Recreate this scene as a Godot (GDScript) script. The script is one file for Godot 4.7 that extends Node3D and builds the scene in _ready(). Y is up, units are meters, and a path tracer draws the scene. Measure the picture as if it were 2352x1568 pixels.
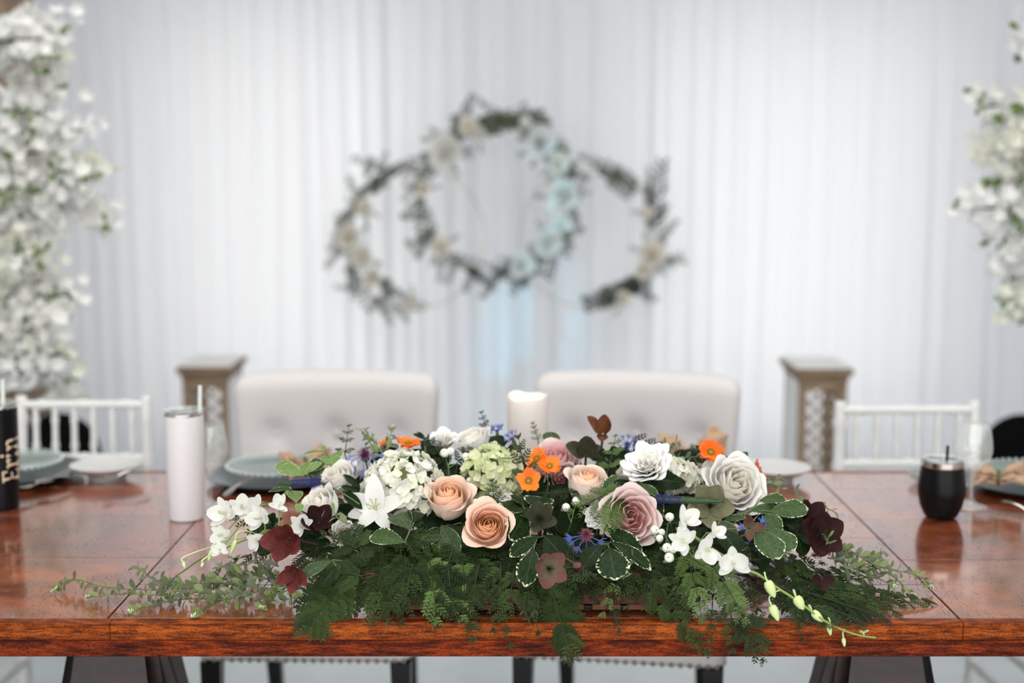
extends Node3D
# A wedding head table: a long flower arrangement in a wooden crate on a varnished plank table, a sheer white drape lit by two windows behind it.

const F := 3100.0            # focal length in pixels of the 2352 x 1568 frame
const PITCH := 0.1244        # the camera looks down a little
const CAM := Vector3(0, 1.422, 0)
const TOP := 0.76            # height of the table top

var rng := RandomNumberGenerator.new()
var used := {}
var M := {}
var cache := {}

# ---------------------------------------------------------------- where things stand
func ray(x: float, y: float) -> Vector3:
	var f := Vector3(0, -sin(PITCH), -cos(PITCH))
	var u := Vector3(0, cos(PITCH), -sin(PITCH))
	return f + Vector3.RIGHT * ((x - 1176.0) / F) - u * ((y - 784.0) / F)

func px(x: float, y: float, d: float) -> Vector3:      # the point at that distance in front of the camera
	var r := ray(x, y)
	return CAM + r * (d / -r.z)

func on(x: float, y: float, h := TOP) -> Vector3:      # the point on the level h
	var r := ray(x, y)
	return CAM + r * ((CAM.y - h) / -r.y)

func mpp(p: Vector3) -> float:                          # metres per pixel there
	return (p - CAM).dot(Vector3(0, -sin(PITCH), -cos(PITCH))) / F

func dep(x: float, y: float) -> float:                  # how far away the face of the flower mound is
	var d := 1.955 + clampf((1310.0 - y) / 360.0, 0.0, 1.1) * 0.34
	if y > 1310.0:
		d = 1.955 - clampf((y - 1310.0) / 120.0, 0.0, 1.0) * 0.035
	return d

func fl(x: float, y: float, off := 0.0) -> Vector3:
	var p := px(x, y, dep(x, y) + off)
	return p

# ---------------------------------------------------------------- mesh building
class MB:
	var v := PackedVector3Array()
	var uv := PackedVector2Array()
	var c := PackedColorArray()
	var ix := PackedInt32Array()

	func grid(nu: int, nv: int, fn: Callable, cf = null) -> void:
		var b := v.size()
		for j in nv + 1:
			for i in nu + 1:
				var a := float(i) / nu
				var e := float(j) / nv
				v.append(fn.call(a, e))
				uv.append(Vector2(a, e))
				c.append(cf.call(a, e) if cf != null else Color.WHITE)
		for j in nv:
			for i in nu:
				var p := b + j * (nu + 1) + i
				var q := p + nu + 1
				ix.append_array(PackedInt32Array([p, q, p + 1, p + 1, q, q + 1]))

	func tri(p: Vector3, q: Vector3, r: Vector3, col := Color.WHITE) -> void:
		var b := v.size()
		for k in [p, q, r]:
			v.append(k)
			uv.append(Vector2(k.x, k.z))
			c.append(col)
		ix.append_array(PackedInt32Array([b, b + 1, b + 2]))

	func quad(p: Vector3, q: Vector3, r: Vector3, s: Vector3, col := Color.WHITE) -> void:
		tri(p, q, r, col)
		tri(p, r, s, col)

	func lathe(prof: Array, n := 32, at := Vector3.ZERO, col := Color.WHITE) -> void:
		# profile of Vector2(radius, height) running upwards on the outside; sharp corners are split
		var start := 0
		for k in range(1, prof.size()):
			var last: bool = k == prof.size() - 1
			var sharp := false
			if not last:
				var d1: Vector2 = (prof[k] - prof[k - 1]).normalized()
				var d2: Vector2 = (prof[k + 1] - prof[k]).normalized()
				sharp = d1.dot(d2) < 0.75
			if last or sharp:
				var b := v.size()
				var rows := k - start + 1
				for j in rows:
					var q: Vector2 = prof[start + j]
					for i in n + 1:
						var a := TAU * i / n
						v.append(at + Vector3(q.x * cos(a), q.y, q.x * sin(a)))
						uv.append(Vector2(float(i) / n, q.y))
						c.append(col)
				for j in rows - 1:
					for i in n:
						var p := b + j * (n + 1) + i
						var q2 := p + n + 1
						ix.append_array(PackedInt32Array([p, p + 1, q2, p + 1, q2 + 1, q2]))
				start = k

	func tube(pts: Array, rad: Array, n := 6, col := Color.WHITE, caps := true) -> void:
		var b := v.size()
		var m := pts.size()
		var side := Vector3.ZERO
		for k in m:
			var d: Vector3 = (pts[mini(k + 1, m - 1)] - pts[maxi(k - 1, 0)]).normalized()
			if k == 0:
				side = d.cross(Vector3.UP if absf(d.y) < 0.9 else Vector3.RIGHT).normalized()
			side = (side - d * side.dot(d)).normalized()
			var up := side.cross(d)
			var r: float = rad[mini(k, rad.size() - 1)]
			for i in n + 1:
				var a := TAU * i / n
				v.append(pts[k] + (side * cos(a) + up * sin(a)) * r)
				uv.append(Vector2(float(i) / n, float(k) / maxi(m - 1, 1)))
				c.append(col)
		for k in m - 1:
			for i in n:
				var p := b + k * (n + 1) + i
				var q := p + n + 1
				ix.append_array(PackedInt32Array([p, p + 1, q, p + 1, q + 1, q]))
		if caps:
			for e in [0, m - 1]:
				var o := v.size()
				v.append(pts[e])
				uv.append(Vector2.ZERO)
				c.append(col)
				for i in n:
					var p: int = b + e * (n + 1) + i
					ix.append_array(PackedInt32Array([o, p + 1, p] if e == 0 else [o, p, p + 1]))

	func box(at: Vector3, size: Vector3, bev := 0.002, bas := Basis.IDENTITY) -> void:
		var h := size / 2.0
		bev = minf(bev, minf(h.x, minf(h.y, h.z)) * 0.9)
		for ax in 3:
			for s: float in [-1.0, 1.0]:
				var n := Vector3.ZERO
				n[ax] = s
				var a := (ax + 1) % 3
				var e := (ax + 2) % 3
				var pts := []
				for k in [[-1, -1], [1, -1], [1, 1], [-1, 1]]:
					var p := Vector3.ZERO
					p[ax] = s * h[ax]
					p[a] = k[0] * (h[a] - bev)
					p[e] = k[1] * (h[e] - bev)
					pts.append(at + bas * p)
				if s > 0:
					quad(pts[0], pts[3], pts[2], pts[1])
				else:
					quad(pts[0], pts[1], pts[2], pts[3])
		for ax in 3:
			var a := (ax + 1) % 3
			var e := (ax + 2) % 3
			for sa: float in [-1.0, 1.0]:
				for se: float in [-1.0, 1.0]:
					var pts := []
					for k in [[-1, 0], [1, 0], [1, 1], [-1, 1]]:
						var p := Vector3.ZERO
						p[ax] = k[0] * (h[ax] - bev)
						p[a] = sa * (h[a] - (bev if k[1] == 1 else 0.0))
						p[e] = se * (h[e] - (bev if k[1] == 0 else 0.0))
						pts.append(at + bas * p)
					if sa * se < 0:
						quad(pts[0], pts[3], pts[2], pts[1])
					else:
						quad(pts[0], pts[1], pts[2], pts[3])
		for sx: float in [-1.0, 1.0]:
			for sy: float in [-1.0, 1.0]:
				for sz: float in [-1.0, 1.0]:
					var p1 := at + bas * Vector3(sx * h.x, sy * (h.y - bev), sz * (h.z - bev))
					var p2 := at + bas * Vector3(sx * (h.x - bev), sy * h.y, sz * (h.z - bev))
					var p3 := at + bas * Vector3(sx * (h.x - bev), sy * (h.y - bev), sz * h.z)
					if sx * sy * sz > 0:
						tri(p1, p3, p2)
					else:
						tri(p1, p2, p3)

	func rbox(size: Vector3, r: float, n: int, fn = null) -> void:       # rounded box, bent by fn
		var h := size / 2.0
		for ax in 3:
			for s: float in [-1.0, 1.0]:
				var a := (ax + 1) % 3
				var e := (ax + 2) % 3
				var f := func(p0: float, q0: float) -> Vector3:
					var p := Vector3.ZERO
					p[ax] = s * h[ax]
					var w: float = sin((p0 - 0.5) * PI) * 0.5 * 0.35 + (p0 - 0.5) * 0.65
					var w2: float = sin((q0 - 0.5) * PI) * 0.5 * 0.35 + (q0 - 0.5) * 0.65
					p[a] = w * 2.0 * h[a] * (1.0 if s > 0 else -1.0)
					p[e] = w2 * 2.0 * h[e]
					var q := p.clamp(-(h - Vector3.ONE * r), h - Vector3.ONE * r)
					var o := q + (p - q).normalized() * r
					return fn.call(o) if fn != null else o
				grid(n, n, f)

	func ball(at: Vector3, r: Vector3, n := 10, col := Color.WHITE) -> void:
		var f := func(a: float, e: float) -> Vector3:
			var t := (e - 0.5) * PI
			return at + Vector3(cos(t) * cos(a * TAU) * r.x, sin(t) * r.y, cos(t) * sin(a * TAU) * r.z) * 1.0
		var b := v.size()
		grid(n, n / 2 + 1, func(a, e): return f.call(a, 1.0 - e))
		for i in range(b, v.size()):
			c[i] = col

	func join(o: MB, x: Transform3D, tint := Color.WHITE) -> void:
		var b := v.size()
		for p in o.v:
			v.append(x * p)
		uv.append_array(o.uv)
		for k in o.c:
			c.append(k * tint)
		for i in o.ix:
			ix.append(b + i)

	func mesh(weld := true) -> ArrayMesh:
		var nrm := PackedVector3Array()
		nrm.resize(v.size())
		for k in range(0, ix.size(), 3):
			var a := ix[k]
			var b := ix[k + 1]
			var d := ix[k + 2]
			var n := (v[d] - v[a]).cross(v[b] - v[a])
			nrm[a] += n
			nrm[b] += n
			nrm[d] += n
		if weld:                                   # the seams of grids share their normals
			var at := {}
			for i in v.size():
				var key := Vector3i((v[i] * 20000.0).round())
				if at.has(key):
					at[key].append(i)
				else:
					at[key] = [i]
			var own := nrm.duplicate()
			for g in at.values():
				if g.size() > 1:
					for i in g:
						var s := Vector3.ZERO
						for k in g:
							if own[k].normalized().dot(own[i].normalized()) > 0.5:
								s += own[k]
						nrm[i] = s
		for i in nrm.size():
			nrm[i] = nrm[i].normalized() if nrm[i].length_squared() > 1e-24 else Vector3.UP
		var arr := []
		arr.resize(Mesh.ARRAY_MAX)
		arr[Mesh.ARRAY_VERTEX] = v
		arr[Mesh.ARRAY_NORMAL] = nrm
		arr[Mesh.ARRAY_TEX_UV] = uv
		arr[Mesh.ARRAY_COLOR] = c
		arr[Mesh.ARRAY_INDEX] = ix
		var m := ArrayMesh.new()
		m.add_surface_from_arrays(Mesh.PRIMITIVE_TRIANGLES, arr)
		return m

# ---------------------------------------------------------------- naming things
func numbered(called: String) -> String:
	if not used.has(called):
		used[called] = 0
		return called
	used[called] += 1
	return "%s_%03d" % [called, used[called]]

func thing(called: String, label: String, category: String, at := Vector3.ZERO, group := "") -> Node3D:
	var o := Node3D.new()
	o.name = numbered(called)
	add_child(o)
	o.position = at
	tag(o, label, category, group)
	return o

func tag(o: Node3D, label: String, category: String, group := "") -> void:
	o.set_meta("label", label)
	o.set_meta("category", category)
	if group:
		o.set_meta("group", group)

func part(called: String, mesh: Mesh, m: Material, parent: Node3D, x := Transform3D.IDENTITY, kind := "") -> MeshInstance3D:
	var o := MeshInstance3D.new()
	o.name = called if parent != self else numbered(called)
	o.mesh = mesh
	o.material_override = m
	parent.add_child(o, true)
	o.transform = x
	if kind:
		o.set_meta("kind", kind)
	return o

func struct(called: String, mesh: Mesh, m: Material) -> MeshInstance3D:
	return part(called, mesh, m, self, Transform3D.IDENTITY, "structure")

func along(z: Vector3, up: Vector3) -> Basis:            # z runs along, y towards up
	z = z.normalized()
	var x := up.cross(z)
	if x.length() < 1e-4:
		x = Vector3.RIGHT.cross(z)
	x = x.normalized()
	return Basis(x, z.cross(x), z)

func facing(y: Vector3, roll := 0.0) -> Basis:           # y is the axis of a flower; x stays level, z looks down and towards the camera
	y = y.normalized()
	var x := Vector3.RIGHT - y * y.x if absf(y.x) < 0.95 else Vector3.BACK - y * y.z
	x = x.normalized()
	return Basis(x, y, x.cross(y)) * Basis(Vector3.UP, roll)

func bez(a: Vector3, b: Vector3, d: Vector3, t: float) -> Vector3:
	return a.lerp(b, t).lerp(b.lerp(d, t), t)

func spline(p: Array, n: int) -> Array:                  # a smooth line through the points
	var out := []
	for i in n + 1:
		var f := float(i) / n * (p.size() - 1)
		var k := mini(int(f), p.size() - 2)
		var a: Vector3 = p[maxi(k - 1, 0)]
		var e: Vector3 = p[mini(k + 2, p.size() - 1)]
		out.append((p[k] as Vector3).cubic_interpolate(p[k + 1], a, e, f - k))
	return out

func taper(a: float, b: float, n: int) -> Array:
	var out := []
	for i in n + 1:
		out.append(lerpf(a, b, float(i) / n))
	return out

func rr(a: float, b: float) -> float:
	return rng.randf_range(a, b)

# ---------------------------------------------------------------- materials
func hexc(s: String) -> Color:
	return Color.html(s)

func mat(called: String, color: Color, rough := 0.6, opts := {}) -> StandardMaterial3D:
	var m := StandardMaterial3D.new()
	m.resource_name = called
	m.albedo_color = color
	m.roughness = rough
	for k in opts:
		m.set(k, opts[k])
	M[called] = m
	return m

func leafmat(called: String, color: Color, rough := 0.45, back := 0.35, opts := {}) -> StandardMaterial3D:
	var m := mat(called, color, rough, opts)
	m.cull_mode = BaseMaterial3D.CULL_DISABLED
	if not opts.has("metallic_specular"):
		m.metallic_specular = 0.2
	if back > 0.0:
		m.backlight_enabled = true
		m.backlight = Color(back, back, back).linear_to_srgb()
	return m

func picture(w: int, h: int, fn: Callable) -> ImageTexture:
	var data := PackedByteArray()
	data.resize(w * h * 3)
	var at := 0
	for y in h:
		for x in w:
			var k: Color = fn.call(float(x) / w, float(y) / h)
			data[at] = int(clampf(k.r, 0, 1) * 255.0)
			data[at + 1] = int(clampf(k.g, 0, 1) * 255.0)
			data[at + 2] = int(clampf(k.b, 0, 1) * 255.0)
			at += 3
	return ImageTexture.create_from_image(Image.create_from_data(w, h, false, Image.FORMAT_RGB8, data))

func noise(s: int, freq: float, oct := 3) -> FastNoiseLite:
	var n := FastNoiseLite.new()
	n.seed = s
	n.frequency = freq
	n.fractal_octaves = oct
	n.noise_type = FastNoiseLite.TYPE_SIMPLEX_SMOOTH
	return n

func wood_top() -> Array:           # [colour, roughness, height]: reddish boards with the short dark cuts of a saw across the grain
	var n := 1024
	var mark := PackedFloat32Array()
	mark.resize(n * n)
	var clump := noise(5, 0.006, 2)
	for k in 7200:
		var x := rng.randi_range(0, n - 1)
		var y := rng.randi_range(0, n - 1)
		if clump.get_noise_2d(x, y) + rr(-0.35, 0.35) < 0.0:
			continue
		var len := int(rr(5, 26))
		var wide := 1 if rng.randf() < 0.55 else 2
		var deep := rr(0.25, 1.0)
		var lean := rr(-0.12, 0.22)
		for j in len:
			for i in wide:
				var q := posmod(y + j, n) * n + posmod(x + i + int(lean * j), n)
				mark[q] = maxf(mark[q], deep * sin(PI * (j + 0.5) / len))
	var g := noise(11, 1.0, 3)
	var cloud := noise(12, 0.004, 3)
	var c := PackedByteArray()
	var r := PackedByteArray()
	var hh := PackedByteArray()
	c.resize(n * n * 3)
	r.resize(n * n * 3)
	hh.resize(n * n * 3)
	for y in n:
		for x in n:
			var q := y * n + x
			var s := absf(float(x) / n * 2.0 - 1.0)     # mirrored, so that the edges meet
			var t := absf(float(y) / n * 2.0 - 1.0)
			var f := g.get_noise_2d(s * 8.0, t * 190.0) * 0.5 + cloud.get_noise_2d(s * 512.0, t * 900.0) * 0.9
			var v := 1.0 + f * 0.42
			var d := mark[q]
			var red := clampf(0.56 * v, 0.0, 1.0) * (1.0 - 0.78 * d)
			var gre := clampf((0.305 + f * 0.03) * v, 0.0, 1.0) * (1.0 - 0.75 * d)
			var blu := clampf((0.175 + f * 0.03) * v, 0.0, 1.0) * (1.0 - 0.70 * d)
			c[q * 3] = int(red * 255)
			c[q * 3 + 1] = int(gre * 255)
			c[q * 3 + 2] = int(blu * 255)
			var ro := clampf(0.20 + f * 0.08 + d * 0.55, 0.1, 0.95)
			var he := clampf(0.75 + f * 0.22 - d * 0.7, 0.0, 1.0)
			for i in 3:
				r[q * 3 + i] = int(ro * 255)
				hh[q * 3 + i] = int(he * 255)
	var out := []
	for data in [c, r, hh]:
		out.append(ImageTexture.create_from_image(Image.create_from_data(n, n, false, Image.FORMAT_RGB8, data)))
	return out

func wood_edge(s: int, light: Color, dark: Color, streak := 60.0) -> ImageTexture:   # smooth lengthwise grain with dark flecks
	var a := noise(s, 1.0, 4)
	var b := noise(s + 1, 1.0, 2)
	return picture(768, 384, func(u: float, v: float) -> Color:
		var m := absf(u * 2.0 - 1.0)
		var t := absf(v * 2.0 - 1.0)
		var f := a.get_noise_2d(m * 12.0, t * streak * 0.6) * 0.8 + 0.7 * b.get_noise_2d(m * 3.2, t * 9.0) + 0.35 * a.get_noise_2d(m * 60.0 + 9.0, t * streak)
		var fleck := maxf(0.0, b.get_noise_2d(m * 70.0 + 40.0, t * streak * 2.2) - 0.25) * 1.4
		return light.lerp(dark, clampf(0.42 + f * 0.75 + fleck, 0.0, 1.0)))

func leaf_picture(s: int, green: Color, deep: Color, rim: Color, wide: float, vein := 0.35) -> ImageTexture:
	var a := noise(s, 1.0, 3)
	return picture(96, 192, func(u: float, v: float) -> Color:
		var x := absf(u * 2.0 - 1.0)
		var edge := 1.0 - x
		edge = minf(edge, (1.0 - v) * 2.2)
		var k := green.lerp(deep, clampf(0.5 + a.get_noise_2d(u * 5.0, v * 7.0) * 0.9, 0.0, 1.0))
		var rib := maxf(0.0, 1.0 - x * 22.0) * (1.0 - v * 0.6)
		var side := pow(maxf(0.0, sin((v * 9.0 - x * 2.2) * TAU)), 14.0) * 0.22 * (1.0 - x)
		k = k.lerp(Color(0.72, 0.78, 0.60), clampf(rib * 0.75 + side, 0.0, 1.0) * vein / 0.35 * 0.6)
		if wide > 0.0:
			var lim := wide * (0.25 + 1.35 * v) * (0.75 + 2.6 * a.get_noise_2d(u * 5.0 + 31.0, v * 15.0) + 1.2 * a.get_noise_2d(u * 2.0 + 7.0, v * 5.0))
			if edge < lim:
				k = rim.lerp(k, clampf((edge - lim * 0.75) / (lim * 0.25 + 0.001), 0.0, 1.0))
		return k)

func petal_picture(s: int, base: Color, tip: Color, vein: Color, rim: Color, lines := 16.0) -> ImageTexture:
	var a := noise(s, 1.0, 3)
	return picture(96, 128, func(u: float, v: float) -> Color:
		var x := u * 2.0 - 1.0
		var f := a.get_noise_2d(u * 6.0, v * 5.0)
		var k := base.lerp(tip, clampf(v * 1.05 + f * 0.45, 0.0, 1.0))
		var line := pow(absf(sin(x * lines * (0.35 + 0.65 * sqrt(maxf(v, 0.02))) + f * 1.3)), 5.0)
		k = k.lerp(vein, (1.0 - line) * 0.14 + maxf(0.0, a.get_noise_2d(x * 14.0, v * 3.0 + 9.0)) * 0.45)
		var e := minf(1.0 - absf(x), (1.0 - v) * 1.6)
		return k.lerp(rim, clampf(1.0 - e / 0.13, 0.0, 1.0) * 0.8))

# ---------------------------------------------------------------- leaves, fronds and sprigs
func leaf_mesh(wide: float, bend: float, fold: float, wave: float, shape := 1.0, nu := 6, nv := 9) -> ArrayMesh:   # length 1 along z
	var b := MB.new()
	b.grid(nu, nv, func(u: float, v: float) -> Vector3:
		var x := u * 2.0 - 1.0
		var w := wide * 0.5 * pow(maxf(sin(PI * pow(clampf(v * 0.985 + 0.012, 0, 1), shape)), 0.0), 0.62)
		var ang := bend * v
		var z := v if absf(bend) < 0.01 else sin(ang) / bend
		var y := 0.0 if absf(bend) < 0.01 else (cos(ang) - 1.0) / bend
		return Vector3(-x * w, y + fold * absf(x) * w + wave * sin(v * 9.0 + x * 2.0) * w * x, z))
	return b.mesh()

func leaf_kind(kind: String) -> ArrayMesh:
	if not cache.has(kind):
		match kind:
			"broad": cache[kind] = leaf_mesh(0.50, 0.55, 0.22, 0.06, 1.45)
			"broad_flat": cache[kind] = leaf_mesh(0.50, 0.15, 0.12, 0.12, 1.4)
			"long": cache[kind] = leaf_mesh(0.30, 0.6, 0.35, 0.05, 1.05)
			"round": cache[kind] = leaf_mesh(0.68, 0.7, 0.2, 0.08, 1.15)
			"small": cache[kind] = leaf_mesh(0.50, 0.6, 0.25, 0.0, 1.35, 4, 6)
			"small_b": cache[kind] = leaf_mesh(0.44, -0.5, 0.35, 0.0, 1.4, 4, 6)
			"tooth": cache[kind] = toothed()
	return cache[kind]

func toothed() -> ArrayMesh:         # a broad leaf with a saw-toothed edge
	var b := MB.new()
	b.grid(8, 22, func(u: float, v: float) -> Vector3:
		var x := u * 2.0 - 1.0
		var w := 0.36 * pow(maxf(sin(PI * pow(v * 0.99 + 0.008, 0.8)), 0.0), 0.7) * (1.0 + 0.09 * (absf(fmod(v * 11.0, 1.0) - 0.5) * 2.0 - 0.5) * absf(x))
		return Vector3(-x * w, -0.25 * v * v + 0.12 * absf(x) * w + 0.03 * sin(v * 14.0) * absf(x), v))
	return b.mesh()

func put_leaf(parent: Node3D, called: String, kind: String, m: Material, p0: Vector3, p1: Vector3, up: Vector3, wide := 1.0) -> void:
	var d := p1 - p0
	var bs := along(d, up) * Basis.from_scale(Vector3(wide, 1.0, 1.0)) * Basis.from_scale(Vector3.ONE * d.length())
	part(called, leaf_kind(kind), m, parent, Transform3D(bs, p0 - parent.position))

func leaflet(b: MB, at: Vector3, z: Vector3, up: Vector3, len: float, wide: float, teeth := 3) -> void:
	var f := along(z, up)
	var base := f * Vector3(0, 0, 0) + at
	var tip := at + f * Vector3(0, -0.12, 1.0) * len
	var left := [base]
	var right := [base]
	for k in teeth:
		var t := (k + 0.7) / (teeth + 0.35)
		var w := wide * pow(sin(PI * pow(t, 0.75)), 0.8) * len * 0.5
		for s: float in [-1.0, 1.0]:
			var q1 := at + f * Vector3(s * w, 0.16 * w - 0.12 * t * t * len, t * len)
			var q2 := at + f * Vector3(s * w * 0.76, 0.12 * w - 0.12 * t * t * len, (t + 0.05) * len)
			if s < 0:
				left.append_array([q1, q2])
			else:
				right.append_array([q1, q2])
	for k in range(0, left.size() - 1):
		var t0 := float(k) / left.size()
		var t1 := float(k + 1) / left.size()
		var m0 := base.lerp(tip, t0)
		var m1 := base.lerp(tip, t1)
		b.quad(m0, m1, left[k + 1], left[k])
		b.quad(m0, right[k], right[k + 1], m1)
	b.tri(base.lerp(tip, float(left.size() - 1) / left.size()), tip, left[-1])
	b.tri(base.lerp(tip, float(left.size() - 1) / left.size()), right[-1], tip)

func pinna_mesh(pairs: int, seed_: int) -> ArrayMesh:          # one side branch of a fern frond, length 1 along z
	var key := "pinna%d_%d" % [pairs, seed_]
	if cache.has(key):
		return cache[key]
	var r := RandomNumberGenerator.new()
	r.seed = seed_ * 77 + pairs
	var b := MB.new()
	if pairs < 2:
		leaflet(b, Vector3.ZERO, Vector3.BACK, Vector3.UP, 1.0, 0.42, 6)
	else:
		var curve := func(t: float) -> Vector3: return Vector3(0.05 * sin(t * 2.0), -0.22 * t * t, t * 0.96)
		b.tube([curve.call(0.0), curve.call(0.35), curve.call(0.7), curve.call(1.0)], [0.016, 0.013, 0.009, 0.004], 4)
		for k in pairs:
			var t := 0.04 + 0.88 * pow(float(k) / pairs, 0.92)
			var l := (0.26 * pow(1.0 - t, 0.65) + 0.10) * r.randf_range(0.9, 1.12)
			for s: float in [-1.0, 1.0]:
				var tt: float = minf(t + (0.05 if s > 0 else 0.0), 0.96)
				leaflet(b, curve.call(tt), Vector3(s * 0.80, r.randf_range(-0.22, 0.08), 0.66), Vector3(s * 0.1 + r.randf_range(-0.2, 0.2), 1, 0), l, 0.52, 3)
		leaflet(b, curve.call(0.86), Vector3(0, -0.3, 1), Vector3.UP, 0.17, 0.5, 2)
	cache[key] = b.mesh(false)
	return cache[key]

# a fern frond from one pixel to another; wide is the half width over the length; up is the way its face looks
func frond(label: String, p0: Vector3, p1: Vector3, up: Vector3, wide := 0.38, tone := "fern", sag := 0.10, n := 11, group := "") -> Node3D:
	var t := thing("fern_frond", label, "fern", p0, group)
	var d := p1 - p0
	var len := d.length()
	var side := d.cross(up).normalized()
	up = side.cross(d).normalized()
	var mid := d * 0.5 + up * len * sag + side * len * rr(-0.06, 0.06)
	var pts := []
	for k in 11:
		pts.append(bez(Vector3.ZERO, mid, d, k / 10.0))
	var b := MB.new()
	b.tube(pts, taper(0.0010, 0.0004, 10), 5)
	if p0.y > 0.80:                              # the stalk runs on down into the wet foam
		var e := Vector3(clampf(p0.x * 0.85, -0.18, 0.24), 0.806, -2.09) - p0
		b.tube([Vector3.ZERO, e * 0.5 - d.normalized() * e.length() * 0.15, e], [0.0010], 5)
	part("stem", b.mesh(), M["fern_stem"], t)
	n = clampi(int(len / mpp(p0) / 30.0 * n / 11.0), 4, 9)
	wide *= 1.45
	for k in n:
		var f := 0.05 + 0.88 * pow(float(k) / (n - 1), 0.86)
		var l := len * wide * pow(1.0 - f * 0.97, 0.62) * (0.85 if k == 0 else 1.0) + 0.005
		for s: float in [-1.0, 1.0]:
			var ff: float = minf(f + (0.02 if s > 0 else 0.0), 0.99)
			var at := bez(Vector3.ZERO, mid, d, ff)
			var dir := (bez(Vector3.ZERO, mid, d, minf(ff + 0.03, 1.0)) - bez(Vector3.ZERO, mid, d, ff - 0.03)).normalized()
			var nn := (up - dir * up.dot(dir)).normalized()
			var sd := dir.cross(nn) * s
			var z := (dir * lerpf(0.85, 1.5, f) + sd * 0.80 - nn * rr(0.0, 0.22)).normalized()
			var pairs := 7 if l > 0.040 else 6 if l > 0.030 else 4 if l > 0.018 else 3 if l > 0.013 else 1
			var roll := nn + sd * rr(-0.28, 0.28) + dir * rr(-0.15, 0.15)
			part("pinna", pinna_mesh(pairs, rng.randi_range(0, 2)), M[tone + str(rng.randi_range(0, 1))], t, Transform3D(along(z, roll) * Basis.from_scale(Vector3.ONE * l * rr(0.92, 1.08)), at))
	part("tip", pinna_mesh(1, 0), M[tone + "0"], t, Transform3D(along(d - bez(Vector3.ZERO, mid, d, 0.9), up) * Basis.from_scale(Vector3.ONE * len * 0.12), bez(Vector3.ZERO, mid, d, 0.93)))
	return t

# a thin sprig of small oval leaves, with a tuft of pale buds at its tip
func sprig(label: String, path: Array, leaf := 0.017, tone := "small_leaf", budded := true, group := "", dense := 1.0) -> Node3D:
	var t := thing("leaf_sprig", label, "greenery", path[0], group)
	var pts := []
	for p in spline(path, 16):
		pts.append(p - path[0])
	var len := 0.0
	for k in 16:
		len += (pts[k + 1] - pts[k]).length()
	var b := MB.new()
	b.tube(pts, taper(0.0013, 0.0006, 16), 5)
	part("stem", b.mesh(), M["twig"], t)
	var n := int(len / 0.0055 * dense)
	for k in n:
		var f := 0.06 + 0.94 * float(k) / n
		var at: Vector3 = pts[int(f * 16)].lerp(pts[mini(int(f * 16) + 1, 16)], fmod(f * 16, 1.0))
		var dir: Vector3 = (pts[mini(int(f * 16) + 1, 16)] - pts[maxi(int(f * 16) - 1, 0)]).normalized()
		var a := k * 2.4 + rr(-0.4, 0.4)
		var sd := dir.cross(Vector3.UP).normalized()
		var out := sd * cos(a) + sd.cross(dir) * sin(a)
		if (path[0] + at).y < TOP + 0.012 and out.y < 0.0:
			out.y = -out.y * 0.4
		var z := (out * rr(0.7, 1.1) + dir * rr(0.3, 0.9)).normalized()
		var l := leaf * 1.22 * rr(0.7, 1.25) * (1.0 - 0.3 * f)
		part("leaf", leaf_kind("small" if k % 3 else "small_b"), M[tone + str(rng.randi_range(0, 2))], t, Transform3D(along(z, dir + Vector3.UP * 0.7) * Basis.from_scale(Vector3.ONE * l), at))
	if budded:
		var e: Vector3 = pts[16]
		var dir: Vector3 = (pts[16] - pts[14]).normalized()
		var bb := MB.new()
		for k in 9:
			var o := Vector3(rr(-1, 1), rr(-0.6, 1), rr(-1, 1)) * 0.0035
			bb.ball(e + o + dir * rr(0.0, 0.006), Vector3(0.0013, 0.0022, 0.0013), 6)
		part("bud_tuft", bb.mesh(), M["bud_pale"], t)
		for k in 6:
			var out := Vector3(cos(k * 1.05), rr(-0.1, 0.8), sin(k * 1.05))
			part("leaf", leaf_kind("small"), M[tone + "2"], t, Transform3D(along(out + dir * 1.2, dir + Vector3.UP) * Basis.from_scale(Vector3.ONE * leaf * 0.7), e - dir * 0.002))
	return t

func stalk(t: Node3D, m: Material, from := Vector3.ZERO, r := 0.0016) -> void:     # from a flower down into the wet foam
	var g: Vector3 = t.position + t.basis * from
	var e := Vector3(clampf(g.x * 0.85, -0.20, 0.26), 0.812, -2.09)
	if (g - e).length() < 0.02:
		return
	var inv := t.transform.affine_inverse()
	var b := MB.new()
	var down := -t.basis.y.normalized()
	var mid := g + down * (g - e).length() * 0.45
	var pts := []
	for k in 9:
		pts.append(inv * bez(g, mid, e, k / 8.0))
	b.tube(pts, [r / t.basis.y.length()], 6)
	part("stem", b.mesh(), m, t)

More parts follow.
